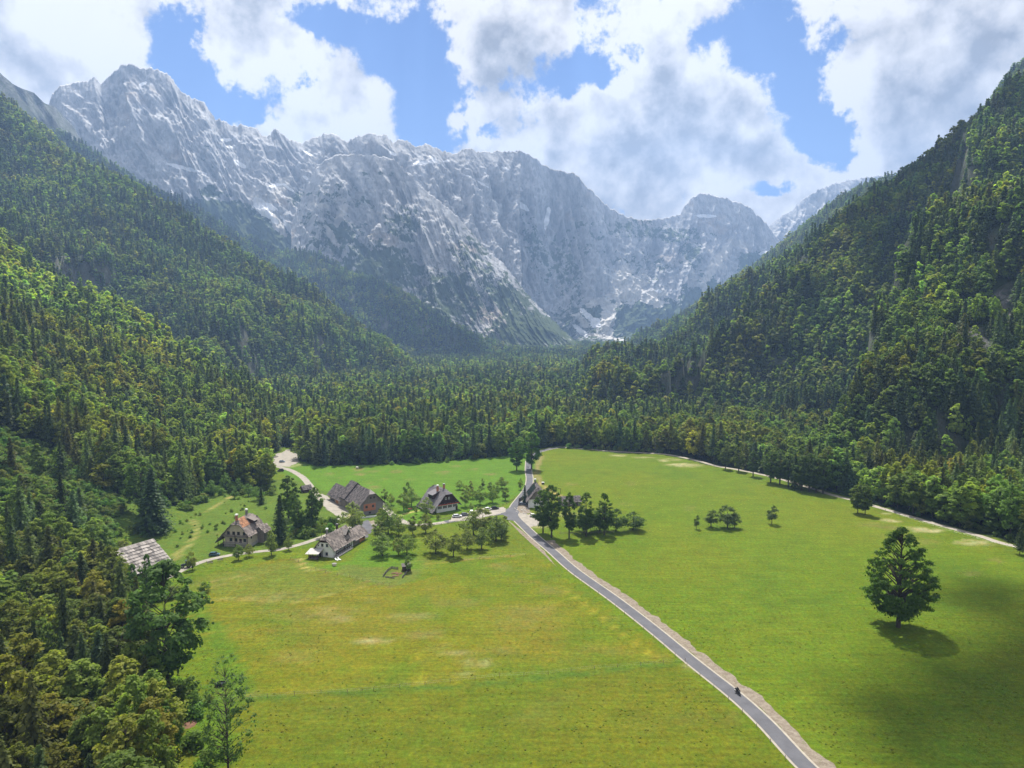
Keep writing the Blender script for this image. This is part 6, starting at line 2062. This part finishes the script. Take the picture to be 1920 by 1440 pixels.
def board_fence(px, label, h=1.2, bw=.25, mat='wood_dark', closed=False, gap=1.25):
    w = hits(px)
    if closed: w.append(w[0])
    o3 = Vector((w[0][0], w[0][1], float(hz(*w[0]))))
    e = tag(empty('garden_fence', o3), label, 'fence')
    m = MB()
    pcs = 0
    for (x1, y1), (x2, y2) in zip(w[:-1], w[1:]):
        L_ = math.hypot(x2 - x1, y2 - y1)
        n = int(L_ / (bw * gap))
        ang = math.atan2(y2 - y1, x2 - x1)
        for i in range(n):
            f = (i + .5) / n
            x, y = x1 + (x2 - x1) * f, y1 + (y2 - y1) * f
            q_ = MB()
            q_.box((0, 0, h / 2), (bw, .04, h * random.uniform(.92, 1.05)), tint=random.random())
            pl = q_.build('plank', MAT[mat], e, loc=Vector((x, y, float(hz(x, y)))) - o3, rz=ang)
        for hh_ in (.3, h * .8): m.tube(Vector((x1, y1, float(hz(x1, y1)) + hh_)) - o3, Vector((x2, y2, float(hz(x2, y2)) + hh_)) - o3, .05, n=4)
    m.build('rail', MAT[mat], e)
    return e


board_fence([(718, 1083), (726, 1072), (734, 1066), (747, 1068)], 'dark plank fence round the back of the little garden', 1.0, .45, 'wood_grey')
board_fence([(754, 1085), (763, 1074)], 'short dark plank fence at the right of the little garden', .9, .45, 'wood_grey')
board_fence([(722, 1083), (740, 1085)], 'low dark plank fence at the front of the little garden', .6, .45, 'wood_grey')
board_fence([(972, 950), (973, 941), (984, 935)], 'dark board screen beside the solar-roofed house', 2.0, .4)
q = hit(762, 1069)
e = tag(empty('garden_shed', q, R(15)), 'tiny dark shed under the thin tree at the garden corner', 'shed')
m = MB(); m.box((0, 0, .9), (3.2, 2.2, 1.9)); m.build('wall', MAT['wood_dark'], e)
m = MB(); m.solid([(-1.9, -1.4, 1.8), (1.9, -1.4, 1.8), (1.9, 1.4, 2.3), (-1.9, 1.4, 2.3)], (0, 0, .1)); m.build('roof', MAT['shingle_dark'], e)
# garden beds
for i, (u, v) in enumerate([(742, 1080), (748, 1076), (740, 1075)]):
    q = hit(u, v)
    m = MB(); m.box((0, 0, .1), (2.6, .9, .24)); o = m.build('garden_bed', MAT['mulch'], None, q, R(20), bevel=.08)
    tag(o, ['front raised earth bed in the little garden', 'right raised earth bed in the little garden', 'left raised earth bed in the little garden'][i], 'garden bed')


def lounger(u, v, rz, label):
    q = hit(u, v)
    e = tag(empty('sun_lounger', q, R(rz)), label, 'lounger', None)
    m = MB(); m.box((-.3, 0, .35), (1.3, .65, .06)); m.build('seat', MAT['white'], e)
    m = MB(); m.solid([(.35, -.32, .36), (.35, .32, .36), (.95, .32, .85), (.95, -.32, .85)], (-.03, 0, .05)); m.build('backrest', MAT['white'], e)
    for sx, sy in ((-.85, .28), (-.85, -.28), (.3, .28), (.3, -.28)):
        m = MB(); m.box((sx, sy, .17), (.05, .05, .34)); m.build('leg', MAT['white'], e)


lounger(631, 1051, 140, 'left white sun lounger on the cottage lawn')
lounger(636, 1050, 140, 'right white sun lounger on the cottage lawn')
q = hit(627, 1060)
e = tag(empty('garden_table', q, R(20)), 'round grey-green garden table with benches on the cottage lawn', 'table')
m = MB(); m.tube((0, 0, .70), (0, 0, .76), 1.0, n=16); m.build('table_top', MAT['greyplaster'], e)
m = MB(); m.tube((0, 0, 0), (0, 0, .7), .12); m.build('leg', MAT['metal'], e)
for s_ in (-1, 1):
    m = MB(); m.box((0, s_ * 1.45, .42), (1.6, .35, .06)); m.box((-.6, s_ * 1.45, .2), (.06, .3, .4)); m.box((.6, s_ * 1.45, .2), (.06, .3, .4)); m.build('bench', MAT['post'], e)
for i, (u, v) in enumerate(((394, 1057), (413, 1052))):
    q = hit(u, v)
    e = tag(empty('bench', q, R(20)), ['left wooden bench at the lane edge facing the meadow', 'right wooden bench at the lane edge facing the meadow'][i], 'bench')
    m = MB(); m.box((0, 0, .45), (2.2, .42, .07)); m.build('seat', MAT['post'], e)
    m = MB(); m.box((0, .24, .75), (2.2, .06, .4)); m.build('backrest', MAT['post'], e)
    for sx in (-.9, .9):
        m = MB(); m.box((sx, 0, .22), (.08, .4, .44)); m.build('leg', MAT['post'], e)
# water tub in the near meadow
q = hit(414, 1285)
e = tag(empty('water_tub', q, R(35)), 'dark round water tub with pump on the near meadow', 'trough')
m = MB()
n = 20
vs = [Vector((r_ * 1.25 * math.cos(a * 2 * math.pi / n), r_ * .9 * math.sin(a * 2 * math.pi / n), z_)) for r_, z_ in ((.88, 0), (1, .85), (.9, .85), (.8, .3)) for a in range(n)]
m.add(vs, [(k_ * n + a, k_ * n + (a + 1) % n, (k_ + 1) * n + (a + 1) % n, (k_ + 1) * n + a) for k_ in range(3) for a in range(n)] + [tuple(range(n - 1, -1, -1))])
m.build('tub', MAT['blackpaint'], e)
m = MB(); m.add([Vector((.84 * 1.25 * math.cos(a * 2 * math.pi / n), .84 * .9 * math.sin(a * 2 * math.pi / n), .55)) for a in range(n)], [tuple(range(n))]); m.build('water', MAT['glass'], e)
m = MB(); m.tube((-1.35, 0, 0), (-1.35, 0, 1.1), .12); m.box((-1.3, 0, .5), (.5, .5, .5)); m.build('pump', MAT['blackpaint'], e)
# mulch heap and stone
q = hit(347, 1358)


def heap(name, q, rx, ry, h, mat, label, cat, seed=1.0, n=24, kind=None):
    g = np.linspace(-1, 1, n)
    A, B = np.meshgrid(g, g)
    r_ = np.hypot(A, B)
    z_ = h * np.clip(1 - r_ ** 1.6, 0, 1) * (1 + .35 * fbm(A * 2.2, B * 2.2, seed, 4)) + .06 * fbm(A * 7, B * 7, seed, 3) - .05
    X_, Y_ = q.x + A * rx, q.y + B * ry
    V_ = np.stack([X_, Y_, hz(X_, Y_) + z_ - .1 * (r_ > 1)], -1).reshape(-1, 3)
    ii = np.arange(n * n).reshape(n, n)
    f = np.stack([ii[:-1, :-1], ii[:-1, 1:], ii[1:, 1:], ii[1:, :-1]], -1).reshape(-1, 4)
    k = (r_.ravel()[f].max(1) < 1.0)
    o = link(name, mesh_np(name, V_ - np.array(q), f[k], MAT[mat], True, 4), None, q)
    tag(o, label, cat, None, kind)
    return o


heap('mulch_heap', q, 2.9, 2.4, .5, 'mulch', 'reddish brown heap of bark mulch at the near wood edge', 'heap')
heap('rubble_heap', hit(605, 983), 3.5, 2.5, .9, 'stone', 'grey rubble heap behind the white cottage, left one', 'heap', 2)
heap('rubble_heap', hit(628, 975), 3.5, 2.8, 1.0, 'stone', 'grey rubble heap between cottage and yard, right one', 'heap', 3)
heap('gravel_heap', hit(552, 864), 3.2, 4, 1.2, 'gravel', 'pale gravel heap at the foot of the back wood', 'heap', 4)
heap('log_heap', hit(512, 857), 4, 5, 1.0, 'wood_grey', 'heap of cut wood left of the far lane bend', 'heap', 5)
# red machine near the lane bend
q = hit(509, 884)
e = tag(empty('hay_rake', q, R(10)), 'red farm machine lying in the grass by the far lane bend', 'machine')
m = MB(); m.box((0, 0, .6), (4.5, .25, .25)); m.box((-1.4, .6, .5), (1.4, .9, .35)); m.tube((2.2, 0, .6), (3.6, -.4, .5), .1); m.build('frame', MAT['red'], e)
for sx in (-2.0, -.7, .7, 2.0):
    m = MB(); m.tube((sx, .7, .45), (sx, .85, .45), .55, n=14); m.build('wheel', MAT['red'], e)
# bale
q = hit(670, 879)
m = MB(); m.tube((0, -.75, .8), (0, .75, .8), .8, n=20)
o = m.build('round_bale', MAT['hay'], None, q, R(70), smooth=False, bevel=.08)
tag(o, 'pale round hay bale on the back meadow', 'hay bale')
# little white sign / box behind the solar house and a frame
q = hit(1018, 908)
e = tag(empty('feed_box', q, R(10)), 'small white-topped box at the bend of the earth path', 'box')
m = MB(); m.box((0, 0, .6), (1.4, 1.0, 1.2)); m.build('body', MAT['wood_dark'], e)
m = MB(); m.box((0, 0, 1.26), (1.7, 1.3, .1)); m.build('lid', MAT['white'], e)
q = hit(1047, 925)
e = tag(empty('wooden_gate', q, R(0)), 'brown wooden frame gate at the meadow behind the roadside trees', 'gate')
m = MB(); m.box((-1.2, 0, 1.4), (.2, .2, 2.8)); m.build('post', MAT['wood_dark'], e)
m = MB(); m.box((1.2, 0, 1.4), (.2, .2, 2.8)); m.build('post', MAT['wood_dark'], e)
m = MB(); m.box((0, 0, 2.8), (2.9, .22, .2)); m.build('beam', MAT['wood_dark'], e)
# garden seats by the inn
q = hit(769, 956)
e = tag(empty('picnic_table', q, R(20)), 'red-topped table with benches under the trees left of the inn', 'table')
m = MB(); m.box((0, 0, .74), (2.0, .9, .06)); m.build('table_top', MAT['red'], e)
for s_ in (-1, 1):
    m = MB(); m.box((0, s_ * .8, .45), (2.0, .32, .06)); m.box((-.8, s_ * .8, .22), (.06, .3, .44)); m.box((.8, s_ * .8, .22), (.06, .3, .44)); m.build('bench', MAT['wood_grey'], e)
m = MB(); m.box((-.8, 0, .37), (.08, .7, .74)); m.box((.8, 0, .37), (.08, .7, .74)); m.build('legs', MAT['wood_grey'], e)
# rockery stones
for i in range(22):
    u, v = random.uniform(963, 990), random.uniform(952, 964)
    q = hit(u, v)
    m = MB()
    n = 7
    r_ = random.uniform(.3, .6)
    rings = [[(r_ * k * math.cos(a * 6.283 / n) * random.uniform(.8, 1.2), r_ * k * math.sin(a * 6.283 / n) * random.uniform(.8, 1.2), z_ * r_) for a in range(n)] for k, z_ in ((1, -.2), (1.05, .35), (.6, .8))]
    loft(m, rings)
    tag(m.build('rockery_stone', MAT['stone'], None, q), 'pale rough stone in the rockery by the junction', 'stone', 'stones of the rockery')
# low wall in front of the long barn and the pole by the forest
w_ = hits([(676, 972), (706, 969)])
m = MB(); L_ = math.hypot(w_[1][0] - w_[0][0], w_[1][1] - w_[0][1]); m.box((0, 0, .35), (L_, .5, 1.0))
o = m.build('low_wall', MAT['plaster'], None, ((w_[0][0] + w_[1][0]) / 2, (w_[0][1] + w_[1][1]) / 2, float(hz(*w_[0]))), math.atan2(w_[1][1] - w_[0][1], w_[1][0] - w_[0][0]), bevel=.03)
tag(o, 'long low white wall before the brick gable of the barn', 'wall')
for i, (u, v) in enumerate([(1228, 850), (1166, 846)]):
    q = hit(u, v)
    e = tag(empty('utility_pole', q), ['thin grey utility pole at the wood edge, right one', 'thin grey utility pole at the wood edge, left one'][i], 'pole')
    m = MB(); m.tube((0, 0, -.5), (0, 0, 13), .16, .10, 8); m.build('pole', MAT['post'], e)
    m = MB(); m.box((0, 0, 12.2), (1.8, .12, .12)); m.build('crossarm', MAT['post'], e)
# flowers and tussocks
px, py = TUFT_XY
dm_ = seg_dist(px, py, [(a, b_, 0) for a, b_ in MAIN[::4]])[0]
k = (dm_ > 7)
px, py = px[k], py[k]
tsc = rng.uniform(.22, .6, len(px))
tcl = np.stack([rng.uniform(1.3, 2.1, len(px)), rng.uniform(1.2, 1.7, len(px)), rng.uniform(.5, 1.3, len(px))], 1)
scatter('meadow_tussocks', np.stack([px, py, hz(px, py)], 1), rng.uniform(0, 6.28, len(px)), np.stack([tsc, tsc, tsc * .45], 1), rng.choice(TUFT, len(px)), tcl, 'tussocks and tall herbs scattered over the meadows')

# ------------------------------------------------------------------ cumulus overhead, out of the picture, whose shade lies on the valley
def cloud(shade_at, rx, ry, zc, seed, label, puffs=70, rpf=.30):
    g = np.random.default_rng(seed)
    cx, cy, cz = (Vector(shade_at) + sun_dir * ((zc - shade_at[2]) / sun_dir.z))
    bm_v, bm_f = [], []
    import bmesh
    bm = bmesh.new()
    bmesh.ops.create_icosphere(bm, subdivisions=2, radius=1.0)
    sv = np.array([v.co[:] for v in bm.verts])
    sf = np.array([[v.index for v in f.verts] for f in bm.faces])
    bm.free()
    for i in range(puffs):
        a, r = g.uniform(0, 6.283), math.sqrt(g.random())
        wob = 1 + .25 * math.sin(3 * a + seed) + .15 * math.sin(5 * a + 2 * seed)
        s = min(rx, ry) * rpf * g.uniform(.45, 1.0) * (1.15 - .75 * r)
        c_ = np.array([r * math.cos(a) * rx * wob, r * math.sin(a) * ry * wob, g.uniform(0, .5) * s])
        v = sv * s * np.array([1, 1, .7]) * (1 + .18 * fbm(sv[:, 0] * 2 + i, sv[:, 1] * 2, sv[:, 2] * 2, 3))[:, None] + c_
        bm_f.append(sf + len(sv) * i)
        bm_v.append(v)
    me = mesh_np('cloud', np.concatenate(bm_v), np.concatenate(bm_f), MAT['cloud'], True, 3)
    o = link('cloud', me, None, (cx, cy, cz))
    tag(o, label, kind='structure')


MAT['cloud'] = bpy.data.materials.new('cloud')
MAT['cloud'].use_nodes = True
_n = NT(MAT['cloud'].node_tree)
_n.t.nodes.clear()
_d = _n.n('ShaderNodeBsdfDiffuse'); _d.inputs[0].default_value = (.9, .9, .92, 1)
_t = _n.n('ShaderNodeBsdfTranslucent'); _t.inputs[0].default_value = (.9, .9, .92, 1)
_m = _n.n('ShaderNodeMixShader'); _m.inputs[0].default_value = .5
_o = _n.n('ShaderNodeOutputMaterial')
_n.t.links.new(_d.outputs[0], _m.inputs[1]); _n.t.links.new(_t.outputs[0], _m.inputs[2]); _n.t.links.new(_m.outputs[0], _o.inputs[0])
cloud((190, 165, 0), 108, 72, 2650, 3, 'small cumulus overhead shading the near right corner of the meadow', 190, .33)
cloud((-10, 88, 0), 150, 40, 2650, 8, 'thin cumulus overhead shading the meadow below the viewpoint', 60)
cloud((690, 980, 340), 330, 250, 2700, 5, 'cumulus overhead shading the upper right hillside', 150)
cloud((-1350, 2350, 700), 420, 170, 2900, 6, 'cumulus shading the back ridge on the left', 70)
cloud((-350, 2700, 200), 700, 190, 2900, 9, 'wide cumulus shading the foot of the rock walls', 90)

cloud((-120, 2150, 30), 620, 330, 2900, 12, 'cumulus shading the upper valley forest', 110, .3)


# ------------------------------------------------------------------ air
def haze_box():
    mb = MB()
    mb.box((0, 2900, 930), (9600, 8400, 1900))
    m = bpy.data.materials.new('haze')
    m.use_nodes = True
    n = NT(m.node_tree)
    n.t.nodes.clear()
    v = n.n('ShaderNodeVolumePrincipled')
    v.inputs['Color'].default_value = (.37, .585, 1.0, 1)
    v.inputs['Density'].default_value = 1.3e-4
    v.inputs['Anisotropy'].default_value = .15
    o = n.n('ShaderNodeOutputMaterial')
    n.t.links.new(v.outputs[0], o.inputs['Volume'])
    ob = mb.build('haze', m)
    tag(ob, label='bluish summer haze filling the valley', kind='stuff')


haze_box()
